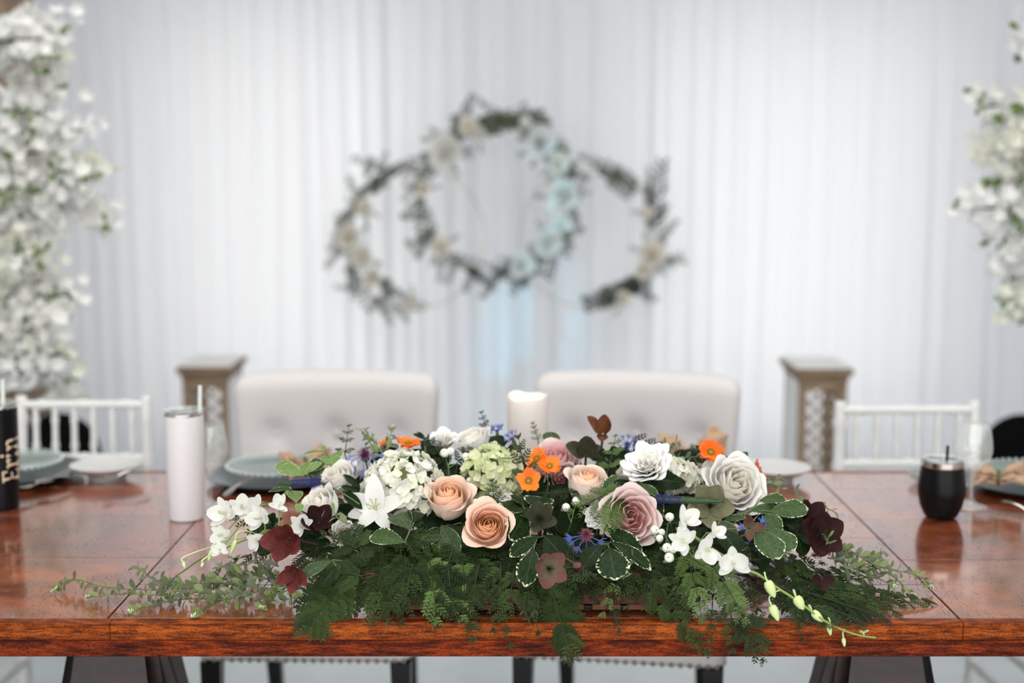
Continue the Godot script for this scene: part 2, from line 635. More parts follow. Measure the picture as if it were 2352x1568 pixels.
# ---------------------------------------------------------------- flowers
func petal_set(kind: String, seed_: int) -> Array:       # [[mesh, material, transform]], a rose of radius 1 that opens along y
	var key := "rose_%s_%d" % [kind, seed_]
	if cache.has(key):
		return cache[key]
	var r := RandomNumberGenerator.new()
	r.seed = seed_ * 991 + kind.hash() % 1000
	var n := {"peach": 27, "cup": 27, "pink": 34, "white": 26, "cream": 34, "frill": 30}[kind] as int
	var out := []
	for k in n:
		var t := float(k) / (n - 1)
		var ang := k * 2.39996 + r.randf_range(-0.25, 0.25)
		var rim: float
		var bulge: float
		var high: float
		var half: float
		var roll: float
		var point := 0.0
		var ruff := 0.02
		match kind:
			"peach", "cup":
				if t < 0.68:
					var q := t / 0.68
					rim = lerpf(0.04, 0.66, pow(q, 0.95))
					bulge = lerpf(0.10, 0.68, pow(q, 0.6))
					high = lerpf(0.46, 0.26, pow(q, 1.3)) + r.randf_range(-0.02, 0.02)
					roll = 0.012 + 0.07 * q
				else:
					var q := (t - 0.68) / 0.32
					rim = lerpf(0.71, 0.96, q)
					bulge = lerpf(0.71, 0.84, q)
					high = lerpf(0.30, 0.13, q) + r.randf_range(-0.04, 0.04)
					roll = 0.10 + 0.18 * q
					point = 0.14 * q
				half = lerpf(1.9, 0.76, pow(t, 0.7))
				if kind == "cup":                 # a half open rose, its outer petals still upright
					rim *= 0.90
					high += 0.10 * t
					bulge = minf(bulge * 1.02, 0.84)
			"white", "cream":
				rim = lerpf(0.08, 1.0, pow(t, 0.85))
				bulge = lerpf(0.12, 0.84, pow(t, 0.7))
				high = lerpf(0.40, 0.20, pow(t, 1.6)) + r.randf_range(-0.05, 0.05)
				half = lerpf(1.5, 0.62, pow(t, 0.6))
				roll = 0.03 + 0.22 * maxf(t - 0.3, 0.0)
				ruff = 0.05
			"pink":
				rim = lerpf(0.06, 0.98, pow(t, 0.85))
				bulge = lerpf(0.12, 0.88, pow(t, 0.72))
				high = lerpf(0.28, 0.18, t) + 0.05 * sin(t * PI) + r.randf_range(-0.07, 0.05)
				half = lerpf(1.25, 0.72, pow(t, 0.6)) * r.randf_range(0.85, 1.15)
				roll = 0.015 + 0.16 * maxf(t - 0.3, 0.0)
				point = 0.10 * t
				ruff = 0.035
			"frill":
				rim = lerpf(0.10, 1.05, pow(t, 0.75))
				bulge = lerpf(0.06, 0.55, pow(t, 0.9))
				high = lerpf(0.34, 0.12, t) + r.randf_range(-0.10, 0.10)
				half = lerpf(1.1, 0.66, t)
				roll = 0.10
				ruff = 0.10
		var ph := r.randf_range(0, 6.28)
		var tuck := r.randf_range(0.05, 0.16)
		var b := MB.new()
		b.grid(10, 9, func(a: float, e: float) -> Vector3:
			var u := a * 2.0 - 1.0
			var v := e * (1.0 - 0.26 * pow(absf(u), 2.6))
			var low := -1.05 if kind == "cup" else -0.72
			var q0 := Vector2(0.05, low)
			var q1 := Vector2(bulge * 1.12, low + 0.06)
			var q2 := Vector2(bulge * 1.02, lerpf(low, high, 0.62))
			var q3 := Vector2(rim, high)
			var q := q0.bezier_interpolate(q1, q2, q3, v)
			var lip := maxf(0.0, (v - 0.72) / 0.28)
			q.x += roll * lip * lip * (0.6 + 0.4 * absf(u)) + point * lip * lip * maxf(0.0, 1.0 - absf(u) * 1.6)
			q.y -= roll * 0.55 * lip * lip * lip + roll * 0.5 * u * u * lip
			var wob := ruff * sin(u * 5.0 + ph) * v * v
			q.x += wob
			q.y += wob * 0.5
			var th := ang + u * half * (0.30 + 0.70 * pow(sin(minf(v, 0.62) / 0.62 * PI / 2.0), 0.8))
			var rad := q.x * (1.0 + tuck * u)
			return Vector3(rad * cos(th), q.y, rad * sin(th)))
		var tone := clampi(int(t * 2.999), 0, 2)
		out.append([b.mesh(), tone])
	cache[key] = out
	return out

func rose(label: String, x: float, y: float, wide: float, face: Vector3, kind: String, tones: String, off := 0.0, group := "", roll := 0.0, seed_ := 1) -> Node3D:
	var p := fl(x, y, off)
	var r := wide * 0.5 * mpp(p)
	var t := thing("rose" if kind != "frill" else "lisianthus", label, "flower", p, group)
	t.basis = facing(face, roll) * Basis.from_scale(Vector3.ONE * r)
	for q in petal_set(kind, seed_):
		part("petal", q[0], M[tones + str(q[1])], t)
	var b := MB.new()
	b.lathe([Vector2(0.0, -0.98), Vector2(0.10, -0.95), Vector2(0.17, -0.84), Vector2(0.14, -0.72)], 10)
	part("calyx", b.mesh(), M["stem_green"], t)
	for k in 5:
		var a := k * TAU / 5
		part("sepal", leaf_kind("long"), M["stem_green"], t, Transform3D(along(Vector3(cos(a), -0.12, sin(a)), Vector3.DOWN) * Basis.from_scale(Vector3.ONE * 0.6), Vector3(cos(a), 0, sin(a)) * 0.1 + Vector3(0, -0.78, 0)))
	stalk(t, M["stem_green"], Vector3(0, -0.95, 0), 0.0024)
	return t

func floret_mesh(seed_: int) -> ArrayMesh:               # four rounded petals round a dot, radius 1
	var key := "floret%d" % seed_
	if not cache.has(key):
		var r := RandomNumberGenerator.new()
		r.seed = seed_ + 40
		var b := MB.new()
		for k in 4:
			var a := k * TAU / 4 + r.randf_range(-0.15, 0.15)
			var cup := r.randf_range(0.05, 0.55)
			var tw := r.randf_range(-0.3, 0.3)
			var f := along(Vector3(cos(a), 0, sin(a)), Vector3.UP)
			b.grid(5, 5, func(u0: float, v: float) -> Vector3:
				var u := u0 * 2.0 - 1.0
				var w := 0.60 * pow(sin(PI * pow(v * 0.93 + 0.05, 0.75)), 0.6)
				return f * Vector3(-u * w, cup * v * v + tw * u * w * v + 0.12 * u * u + 0.05 * k, v))
		b.ball(Vector3(0, 0.06, 0), Vector3(0.09, 0.09, 0.09), 6)
		cache[key] = b.mesh()
	return cache[key]

func hydrangea(label: String, x: float, y: float, rx: float, ry: float, off: float, tones: String, n: int, size: float) -> void:
	var p := fl(x, y, off)
	var s := mpp(p)
	var t := thing("hydrangea", label, "flower", p)
	var e := Vector3(rx * s, ry * s, minf(rx, ry) * s)
	var core := MB.new()
	core.ball(Vector3.ZERO, e * 0.74, 14)
	part("flower_core", core.mesh(), M[tones + "_core"], t)
	for k in n:
		var c := 1.0 - 2.0 * (k + 0.5) / n
		var a := k * 2.39996
		var d := Vector3(sqrt(1 - c * c) * cos(a), c, sqrt(1 - c * c) * sin(a))
		if d.z < -0.45 or d.y < -0.75:
			continue
		d = (d + Vector3(rr(-0.13, 0.13), rr(-0.13, 0.13), rr(-0.1, 0.1))).normalized()
		var up := (d + Vector3(rr(-0.5, 0.5), rr(-0.5, 0.5), rr(-0.5, 0.5))).normalized()
		part("floret", floret_mesh(rng.randi_range(0, 5)), M[tones + str(rng.randi_range(0, 2))], t, Transform3D(facing(up, rr(0, 6)) * Basis.from_scale(Vector3.ONE * size * s * rr(0.85, 1.2)), d * e * rr(0.86, 1.0)))
	stalk(t, M["stem_green"], Vector3(0, -e.y * 0.6, 0), 0.003)

func hellebore_petal(cup: float, wide: float, nu := 7, nv := 9) -> ArrayMesh:
	var key := "hell%.2f_%.2f" % [cup, wide]
	if not cache.has(key):
		var b := MB.new()
		b.grid(nu, nv, func(u0: float, v: float) -> Vector3:
			var u := u0 * 2.0 - 1.0
			var w := wide * 0.5 * pow(maxf(sin(PI * pow(v * 0.955 + 0.03, 0.72)), 0.0), 0.62)
			var a := cup * (v - 0.05)
			return Vector3(-u * w, 0.45 * cup * v * v + 0.28 * w * u * u + 0.03 * sin(v * 8.0 + u * 3.0) * v, v * cos(a * 0.55)))
		cache[key] = b.mesh()
	return cache[key]

# petals: a list of [angle round the axis, opening (0 flat .. 1.3 upright), length]
func hellebore(label: String, x: float, y: float, wide: float, face: Vector3, tone: String, petals: Array, off := 0.0, stamens := true, roll := 0.0, shape := 0.86) -> Node3D:
	var p := fl(x, y, off)
	var r := wide * 0.5 * mpp(p)
	var t := thing("hellebore", label, "flower", p)
	t.basis = facing(face, roll) * Basis.from_scale(Vector3.ONE * r)
	for q in petals:
		var a: float = deg_to_rad(q[0])
		var z := Vector3(cos(a) * cos(q[1]), sin(q[1]), sin(a) * cos(q[1]))
		var up := Vector3(-cos(a) * sin(q[1]), cos(q[1]), -sin(a) * sin(q[1]))
		part("petal", hellebore_petal(0.55, shape), M[tone + str(rng.randi_range(0, 1))], t, Transform3D(along(z, up) * Basis.from_scale(Vector3.ONE * (q[2] as float)), Vector3(cos(a), 0, sin(a)) * 0.05))
	if stamens:
		var b := MB.new()
		for k in 22:
			var a := k * 2.4
			var s := 0.05 + 0.17 * k / 22.0
			b.tube([Vector3(0, 0, 0), Vector3(cos(a) * s * 0.6, 0.2, sin(a) * s * 0.6), Vector3(cos(a) * s, 0.30 + rr(0, 0.1), sin(a) * s)], [0.012], 4)
			b.ball(Vector3(cos(a) * s, 0.36, sin(a) * s), Vector3.ONE * 0.025, 5)
		part("stamens", b.mesh(), M["stamen_dark"], t)
	stalk(t, M["stem_dark"], Vector3(0, -0.04, 0), 0.0022)
	return t

func cornflower(label: String, x: float, y: float, wide: float, face: Vector3, arcs: Array, core: String, ray_tone: String, off := 0.0, droop := 0.2) -> Node3D:
	var p := fl(x, y, off)
	var r := wide * 0.5 * mpp(p)
	var t := thing("cornflower", label, "flower", p)
	t.basis = facing(face) * Basis.from_scale(Vector3.ONE * r)
	for a0: float in arcs:
		var a := deg_to_rad(a0)
		var f := along(Vector3(cos(a), -droop * 0.3, sin(a)), Vector3.UP)
		var b := MB.new()
		var neck := Vector3(0, 0.02, 0.56)
		b.tube([Vector3(0, 0.05, 0.05), Vector3(0, 0.10, 0.3), neck], [0.018, 0.016, 0.03], 5)
		for k in 6:
			var s := (k - 2.5) / 2.5
			var tip := Vector3(s * 0.24, -droop * 0.35 + rr(-0.05, 0.05), 0.94 + rr(-0.08, 0.10) - 0.10 * absf(s))
			var m := neck.lerp(tip, 0.55) + Vector3(s * 0.025, 0.03, 0)
			var q := Vector3(0.032, 0, 0)
			b.quad(neck - q * 0.5, m - q, m + q, neck + q * 0.5)
			b.tri(m - q, tip, m + q)
		part("ray_floret", b.mesh(false), M[ray_tone], t, Transform3D(f, Vector3.ZERO))
	var c := MB.new()
	for k in 64:
		var a := k * 2.4
		var s := sqrt(k / 64.0) * 0.33
		c.tube([Vector3(cos(a) * s * 0.25, 0.0, sin(a) * s * 0.25), Vector3(cos(a) * s * 0.7, 0.16, sin(a) * s * 0.7), Vector3(cos(a) * s * rr(0.8, 1.2), 0.27 - s * 0.35 + rr(-0.03, 0.05), sin(a) * s * rr(0.8, 1.2))], [0.013, 0.012, 0.008], 4)
	part("disc_florets", c.mesh(), M[core], t)
	var d := MB.new()
	d.lathe([Vector2(0.0, -0.42), Vector2(0.11, -0.38), Vector2(0.17, -0.22), Vector2(0.12, -0.02), Vector2(0.07, 0.05)], 12)
	part("calyx", d.mesh(), M["stem_green"], t)
	stalk(t, M["stem_green"], Vector3(0, -0.4, 0), 0.0013)
	return t

func geum(label: String, x: float, y: float, wide: float, face: Vector3, off := 0.0, n := 11, skip := 0) -> Node3D:
	var p := fl(x, y, off)
	var r := wide * 0.5 * mpp(p)
	var t := thing("geum", label, "flower", p)
	t.basis = facing(face) * Basis.from_scale(Vector3.ONE * r)
	for k in n:
		if k < skip:
			continue
		var a := k * 2.39996 + rr(-0.1, 0.1)
		var lift := rr(0.05, 0.55)
		var ph := rr(0, 6)
		var b := MB.new()
		b.grid(6, 5, func(u0: float, v: float) -> Vector3:
			var u := u0 * 2.0 - 1.0
			var w := 0.50 * pow(sin(PI * pow(v * 0.80 + 0.05, 0.72)), 0.7)
			return Vector3(-u * w, lift * v + 0.10 * sin(u * 4.0 + ph) * v, v * (0.98 - 0.08 * absf(sin(u * 5.0)))))
		part("petal", b.mesh(), M["orange" + str(rng.randi_range(0, 1))], t, Transform3D(along(Vector3(cos(a), 0, sin(a)), Vector3.UP), Vector3(0, 0.03, 0)))
	var c := MB.new()
	c.ball(Vector3(0, 0.10, 0), Vector3(0.20, 0.13, 0.20), 10)
	for k in 40:
		var a := k * 2.4
		var s := 0.12 + 0.20 * sqrt(k / 40.0)
		c.tube([Vector3(cos(a) * 0.12, 0.08, sin(a) * 0.12), Vector3(cos(a) * s, 0.28, sin(a) * s)], [0.014], 4)
		c.ball(Vector3(cos(a) * s, 0.29, sin(a) * s), Vector3.ONE * 0.028, 5)
	part("flower_centre", c.mesh(), M["pollen"], t)
	var d := MB.new()
	d.lathe([Vector2(0.0, -0.25), Vector2(0.12, -0.2), Vector2(0.2, -0.05), Vector2(0.24, 0.04)], 10)
	part("calyx", d.mesh(), M["stem_green"], t)
	stalk(t, M["stem_green"], Vector3(0, -0.22, 0), 0.0013)
	return t

func veronica(label: String, tip: Vector3, base: Vector3, end: Vector3, fat: float, blue_from: float) -> void:
	var t := thing("veronica_spike", label, "flower", base)
	var d := tip - base
	var b := MB.new()
	var pts := []
	for k in 13:
		pts.append(bez(end - base, (end - base) * 0.35 + Vector3(0, 0.004, 0), Vector3.ZERO, k / 12.0))
	b.tube(pts, [0.0014], 6)
	part("stem", b.mesh(), M["stem_green"], t)
	var f := along(d, Vector3.UP)
	var L := d.length()
	var blue := MB.new()
	var bud := MB.new()
	for k in 330:
		var q := k / 330.0
		var a := k * 2.39996
		var r := fat * (0.95 - 0.55 * q * q) * (0.55 if q > 0.95 else 1.0)
		var at := f * Vector3(cos(a) * r, sin(a) * r, q * L)
		var s := fat * lerpf(0.30, 0.15, q)
		var m := blue if q < blue_from else bud
		m.ball(at, Vector3(s, s, s) * rr(0.8, 1.2), 5)
		if q < blue_from * 0.35:
			m.tube([at, at + f * Vector3(cos(a), sin(a), 0.2) * fat * 0.9], [fat * 0.10, fat * 0.05], 4)
	var core := MB.new()
	core.tube([Vector3.ZERO, d * 0.6, d * 0.97], [fat * 0.85, fat * 0.7, fat * 0.3], 8)
	part("spike_core", core.mesh(), M["stem_green"], t)
	part("florets", blue.mesh(), M["veronica_blue"], t, Transform3D.IDENTITY, "stuff")
	part("buds", bud.mesh(), M["veronica_bud"], t, Transform3D.IDENTITY, "stuff")
	for k in 8:
		var a := k * 0.785
		part("leaf", leaf_kind("long"), M["dark_leaf0"], t, Transform3D(along((end - base).normalized() * 0.6 + f * Vector3(cos(a), sin(a), 0), Vector3.UP) * Basis.from_scale(Vector3.ONE * 0.012), (end - base) * (0.04 + 0.04 * k)))

func berries(label: String, list: Array, root: Array, off := -0.012) -> void:
	var p := fl(root[0], root[1], 0.0)
	var t := thing("snowberry_sprig", label, "berries", p)
	for q in list:
		var c := fl(q[0], q[1], off)
		var r: float = q[2] * 0.5 * mpp(c)
		var b := MB.new()
		b.ball(Vector3.ZERO, Vector3(r, r * 0.96, r), 14)
		var m := part("berry", b.mesh(), M["berry"], t, Transform3D(facing(Vector3(rr(-0.4, 0.4), rr(-0.2, 0.5), 1)), c - p))
		var e := MB.new()
		e.ball(Vector3(0, r * 0.97, 0), Vector3(r * 0.13, r * 0.08, r * 0.13), 6)
		part("berry_eye", e.mesh(), M["stamen_dark"], m)
		var s := MB.new()
		s.tube([Vector3.ZERO, (c - p) * 0.5 + Vector3(0, -0.002, -0.006), c - p + Vector3(0, -r * 0.6, -r * 0.6)], [0.0009], 5)
		part("stem", s.mesh(), M["stem_green"], t)
		for k in 3:
			var a: float = k * 2.1 + q[0]
			part("leaf", leaf_kind("small"), M["small_leaf1"], t, Transform3D(along(Vector3(cos(a), sin(a), -0.1), Vector3.BACK) * Basis.from_scale(Vector3.ONE * r * 1.5), c - p + Vector3(0, -r * 0.5, -r * 0.9)))
	var g := MB.new()
	var e := Vector3(clampf(p.x * 0.85, -0.2, 0.26), 0.812, -2.09)
	g.tube([Vector3.ZERO, (e - p) * 0.5 + Vector3(0, 0.004, -0.01), e - p], [0.0012], 5)
	part("stem", g.mesh(), M["stem_green"], t)

func orchid_petal(wide: float, cup: float, ruffle := 0.0) -> ArrayMesh:
	var key := "orch%.2f_%.2f" % [wide, cup]
	if not cache.has(key):
		var b := MB.new()
		b.grid(6, 8, func(u0: float, v: float) -> Vector3:
			var u := u0 * 2.0 - 1.0
			var w := wide * 0.5 * pow(maxf(sin(PI * pow(v * 0.94 + 0.03, 0.85)), 0.0), 0.6)
			return Vector3(-u * w, cup * v * v + 0.25 * w * u * u + ruffle * sin(u * 6.0) * v, v * (1.0 - 0.25 * absf(cup))))
		cache[key] = b.mesh()
	return cache[key]

# blossoms: [x, y, width, facing, roll]; buds: [x, y of the stem joint, x, y of the tip, thickness]
func orchid(label: String, path: Array, blossoms: Array, buds: Array, plane := 0.0) -> Node3D:
	var pts := []
	for q in path:
		pts.append(px(q[0], q[1], q[2]))
	var t := thing("orchid_spray", label, "flower", pts[0])
	var o: Vector3 = pts[0]
	var line := []
	for p in spline(pts, 24):
		line.append(p - o)
	var b := MB.new()
	b.tube(line, taper(0.0024, 0.0013, 24), 7)
	part("stem", b.mesh(), M["orchid_stem"], t)
	for q in blossoms:
		var d := dep(q[0], q[1]) - 0.012 if plane == 0.0 else plane - 0.01
		var c := px(q[0], q[1], d)
		var r: float = q[2] * 0.5 * mpp(c)
		var h := Node3D.new()
		h.name = "blossom"
		t.add_child(h, true)
		h.transform = Transform3D(facing(q[3], q[4]) * Basis.from_scale(Vector3.ONE * r), c - o)
		for k in 3:
			var a := k * TAU / 3 - PI / 2
			part("sepal", orchid_petal(0.54, 0.34), M["orchid0"], h, Transform3D(along(Vector3(cos(a), 0.1, sin(a)), Vector3.UP), Vector3.ZERO))
		for s: float in [-1.0, 1.0]:
			part("petal", orchid_petal(0.86, 0.45), M["orchid1"], h, Transform3D(along(Vector3(s * 0.95, 0.25, -0.30), Vector3.UP), Vector3(0, 0.05, 0)))
		part("lip", orchid_petal(0.55, 0.65, 0.05), M["orchid_lip"], h, Transform3D(along(Vector3(0, 0.8, 0.55), Vector3.UP) * Basis.from_scale(Vector3.ONE * 0.62), Vector3(0, 0.06, 0)))
		var col := MB.new()
		col.tube([Vector3(0, 0.0, 0), Vector3(0, 0.12, -0.03), Vector3(0, 0.2, -0.1)], [0.06, 0.07, 0.04], 8)
		part("column", col.mesh(), M["orchid0"], h)
		var near: Vector3 = line[0]
		for k in line:
			if (k - (c - o)).length() < (near - (c - o)).length():
				near = k
		var st := MB.new()
		var inv := h.transform.affine_inverse()
		st.tube([inv * near, inv * (near.lerp(c - o, 0.5) + Vector3(0, 0.006, -0.004)), Vector3.ZERO], [0.0012 / r], 6)
		part("pedicel", st.mesh(), M["orchid_stem"], h)
	for q in buds:
		var d := dep(q[0], q[1]) - 0.006 if plane == 0.0 else plane
		var a := px(q[0], q[1], d)
		var e := px(q[2], q[3], d - 0.004)
		var near: Vector3 = line[0]
		for k in line:
			if (k - (a - o)).length() < (near - (a - o)).length():
				near = k
		var dir := e - a
		var L := dir.length()
		var w: float = q[4] * 0.5 * mpp(a)
		var m := MB.new()
		m.lathe([Vector2(0.0003, -0.02 * L), Vector2(w * 0.75, L * 0.04), Vector2(w, L * 0.25), Vector2(w * 0.95, L * 0.5), Vector2(w * 0.6, L * 0.8), Vector2(w * 0.22, L * 0.96), Vector2(0.0001, L)], 12)
		var y := dir.normalized()
		part("bud", m.mesh(), M["orchid_bud"], t, Transform3D(facing(y), a - o))
		var s := MB.new()
		var up := (a - o) - y * L * 0.35 + Vector3(0, 0.003, 0)
		s.tube(spline([near, near.lerp(up, 0.6) + Vector3(0, 0.004, 0.001), up, a - o], 10), taper(0.0009, 0.0013, 10), 6)
		part("pedicel", s.mesh(), M["orchid_bud"], t)
	return t

# ---------------------------------------------------------------- furniture and tableware
func solid(called: String, parent: Node3D, m: Material, at: Vector3, size: Vector3, bev := 0.003, bas := Basis.IDENTITY) -> MeshInstance3D:
	var b := MB.new()
	b.box(Vector3.ZERO, size, bev)
	return part(called, b.mesh(false), m, parent, Transform3D(bas, at))

func turned(called: String, parent: Node3D, m: Material, prof: Array, n := 40, at := Vector3.ZERO) -> MeshInstance3D:
	var b := MB.new()
	b.lathe(prof, n)
	return part(called, b.mesh(), m, parent, Transform3D(Basis.IDENTITY, at))

func table() -> void:
	var t := thing("trestle_table", "long varnished reddish brown plank table under the flower arrangement", "table", Vector3(0, 0, -2.44))
	var wood := wood_top()
	var tops := []
	for k in 4:
		var m := mat("board_top%d" % k, [Color(0.92, 0.86, 0.84), Color(1.0, 0.95, 0.9), Color(0.86, 0.78, 0.76), Color(0.97, 0.90, 0.88)][k], 1.0, {
			albedo_texture = wood[0], roughness_texture = wood[1], metallic_specular = 0.72, heightmap_enabled = true, heightmap_texture = wood[2], heightmap_scale = 0.035,
			uv1_triplanar = true, uv1_world_triplanar = true, uv1_scale = Vector3(1.4, 1.4, 1.4), uv1_offset = Vector3(0.31 * k, 0.2 * k, 0.43 * k),
			clearcoat_enabled = true, clearcoat = 1.0, clearcoat_roughness = 0.08})
		tops.append(m)
	var y := TOP - 0.0125
	# boards: [x from, x to, z from, z to]
	var rows := [[-1.45, -0.607, [1.955, 2.276, 2.562, 2.80, 2.94]], [-0.605, 0.669, [1.955, 2.12, 2.403, 2.66, 2.94]], [0.671, 1.45, [1.955, 2.262, 2.534, 2.78, 2.94]]]
	var k := 0
	for r in rows:
		for i in 4:
			var z0: float = r[2][i]
			var z1: float = r[2][i + 1]
			solid("plank", t, tops[(k * 3 + i * 2 + 1) % 4], Vector3((r[0] + r[1]) / 2.0, y, -(z0 + z1) / 2.0 + 2.44), Vector3(r[1] - r[0] - 0.0006, 0.025, z1 - z0 - 0.0012), 0.0009)
			k += 1
	var e1 := mat("edge_upper", Color.WHITE, 0.34, {albedo_texture = wood_edge(21, Color(0.66, 0.33, 0.11), Color(0.25, 0.085, 0.03)), uv1_triplanar = true, uv1_world_triplanar = true, uv1_scale = Vector3(1.3, 3.0, 1.3), metallic_specular = 0.22})
	var e2 := mat("edge_lower", Color.WHITE, 0.36, {albedo_texture = wood_edge(33, Color(0.56, 0.22, 0.075), Color(0.17, 0.05, 0.02)), uv1_triplanar = true, uv1_world_triplanar = true, uv1_scale = Vector3(1.1, 3.0, 1.1), uv1_offset = Vector3(0.3, 0.37, 0), metallic_specular = 0.22})
	var dark := mat("table_dark", Color.WHITE, 0.4, {albedo_texture = wood_edge(45, Color(0.20, 0.09, 0.055), Color(0.07, 0.03, 0.022), 30.0), uv1_triplanar = true, uv1_world_triplanar = true, uv1_scale = Vector3(1.5, 1.5, 1.5)})
	for q in [[-1.45, -0.597], [-0.5965, 0.669], [0.6695, 1.45]]:
		var c: float = (q[0] + q[1]) / 2.0
		solid("edge_board", t, e1, Vector3(c, TOP - 0.0132, -1.944 + 2.44), Vector3(q[1] - q[0], 0.0264, 0.0218), 0.0012)
	solid("edge_board", t, e1, Vector3(0, TOP - 0.0132, -2.952 + 2.44), Vector3(2.9, 0.0264, 0.022), 0.0012)
	solid("apron", t, e2, Vector3(0, TOP - 0.0395, -1.9455 + 2.44), Vector3(2.9, 0.026, 0.0215), 0.0012)
	solid("apron", t, e2, Vector3(0, TOP - 0.0395, -2.95 + 2.44), Vector3(2.9, 0.026, 0.0215), 0.0012)
	solid("underframe", t, dark, Vector3(0, TOP - 0.037, 0), Vector3(2.86, 0.022, 0.96), 0.002)
	for s: float in [-1.0, 1.0]:
		var cx := -0.694 if s < 0 else 0.646
		var g := Node3D.new()
		g.name = "pedestal"
		t.add_child(g, true)
		g.position = Vector3(cx, 0, 0.12)
		solid("block", g, dark, Vector3(0, 0.690, 0), Vector3(0.110, 0.036, 0.30), 0.006)
		var b := MB.new()
		var prof := [[0.672, 0.050], [0.655, 0.051], [0.60, 0.060], [0.45, 0.080], [0.25, 0.07], [0.14, 0.10]]
		for i in prof.size() - 1:
			var a: float = prof[i][1]
			var e: float = prof[i + 1][1]
			var h0: float = prof[i][0]
			var h1: float = prof[i + 1][0]
			for w in 4:
				var f := Basis(Vector3.UP, w * PI / 2)
				b.quad(f * Vector3(-a, h0, a * 1.3), f * Vector3(a, h0, a * 1.3), f * Vector3(e, h1, e * 1.3), f * Vector3(-e, h1, e * 1.3))
		part("column", b.mesh(false), dark, g)
		solid("foot", g, dark, Vector3(0, 0.07, 0), Vector3(0.16, 0.14, 0.75), 0.02)
		solid("brace", g, dark, Vector3(-s * 0.066, 0.60, 0.03), Vector3(0.055, 0.27, 0.055), 0.004, Basis(Vector3.BACK, -s * 0.27))
	solid("stretcher", t, dark, Vector3(0, 0.22, 0.12), Vector3(1.2, 0.09, 0.05), 0.005)

func crate() -> void:
	var t := thing("wooden_crate", "low reddish brown slatted wooden crate holding the flowers", "crate", Vector3(0.032, TOP, -2.09))
	var m := mat("crate_wood", Color(0.78, 0.52, 0.43), 0.5, {albedo_texture = M["edge_upper"].albedo_texture, uv1_triplanar = true, uv1_world_triplanar = true, uv1_scale = Vector3(1.7, 2.4, 1.7)})
	var raw := mat("crate_end_grain", Color(0.45, 0.30, 0.21), 0.8)
	for z: float in [0.106, -0.106]:
		solid("board", t, m, Vector3(0, 0.0255, z), Vector3(0.508, 0.0245, 0.010), 0.0015)
		solid("board", t, m, Vector3(0, 0.0505, z), Vector3(0.508, 0.0235, 0.010), 0.0015)
	for s: float in [-1.0, 1.0]:
		solid("end_board", t, m, Vector3(s * 0.249, 0.038, 0), Vector3(0.010, 0.050, 0.200), 0.0015)
		for z: float in [0.092, -0.092]:
			solid("corner_post", t, m, Vector3(s * 0.233, 0.037, z), Vector3(0.02, 0.048, 0.016), 0.002)
	for k in 9:
		solid("bottom_slat", t, raw, Vector3(-0.222 + k * 0.0555, 0.0085, 0), Vector3(0.043, 0.0085, 0.22), 0.001)
	for z: float in [-0.08, 0.08]:
		solid("runner", t, M["table_dark"], Vector3(0, 0.002, z * 0.9), Vector3(0.46, 0.004, 0.03), 0.0005)
	var f := thing("floral_foam", "block of dark green wet floral foam inside the crate under the flowers", "floral foam", Vector3(0.032, TOP + 0.0135, -2.09))
	var b := MB.new()
	b.rbox(Vector3(0.42, 0.056, 0.13), 0.02, 6, func(p): return p + Vector3(0, 0.028, 0))
	part("foam_block", b.mesh(), M["foam"], f)

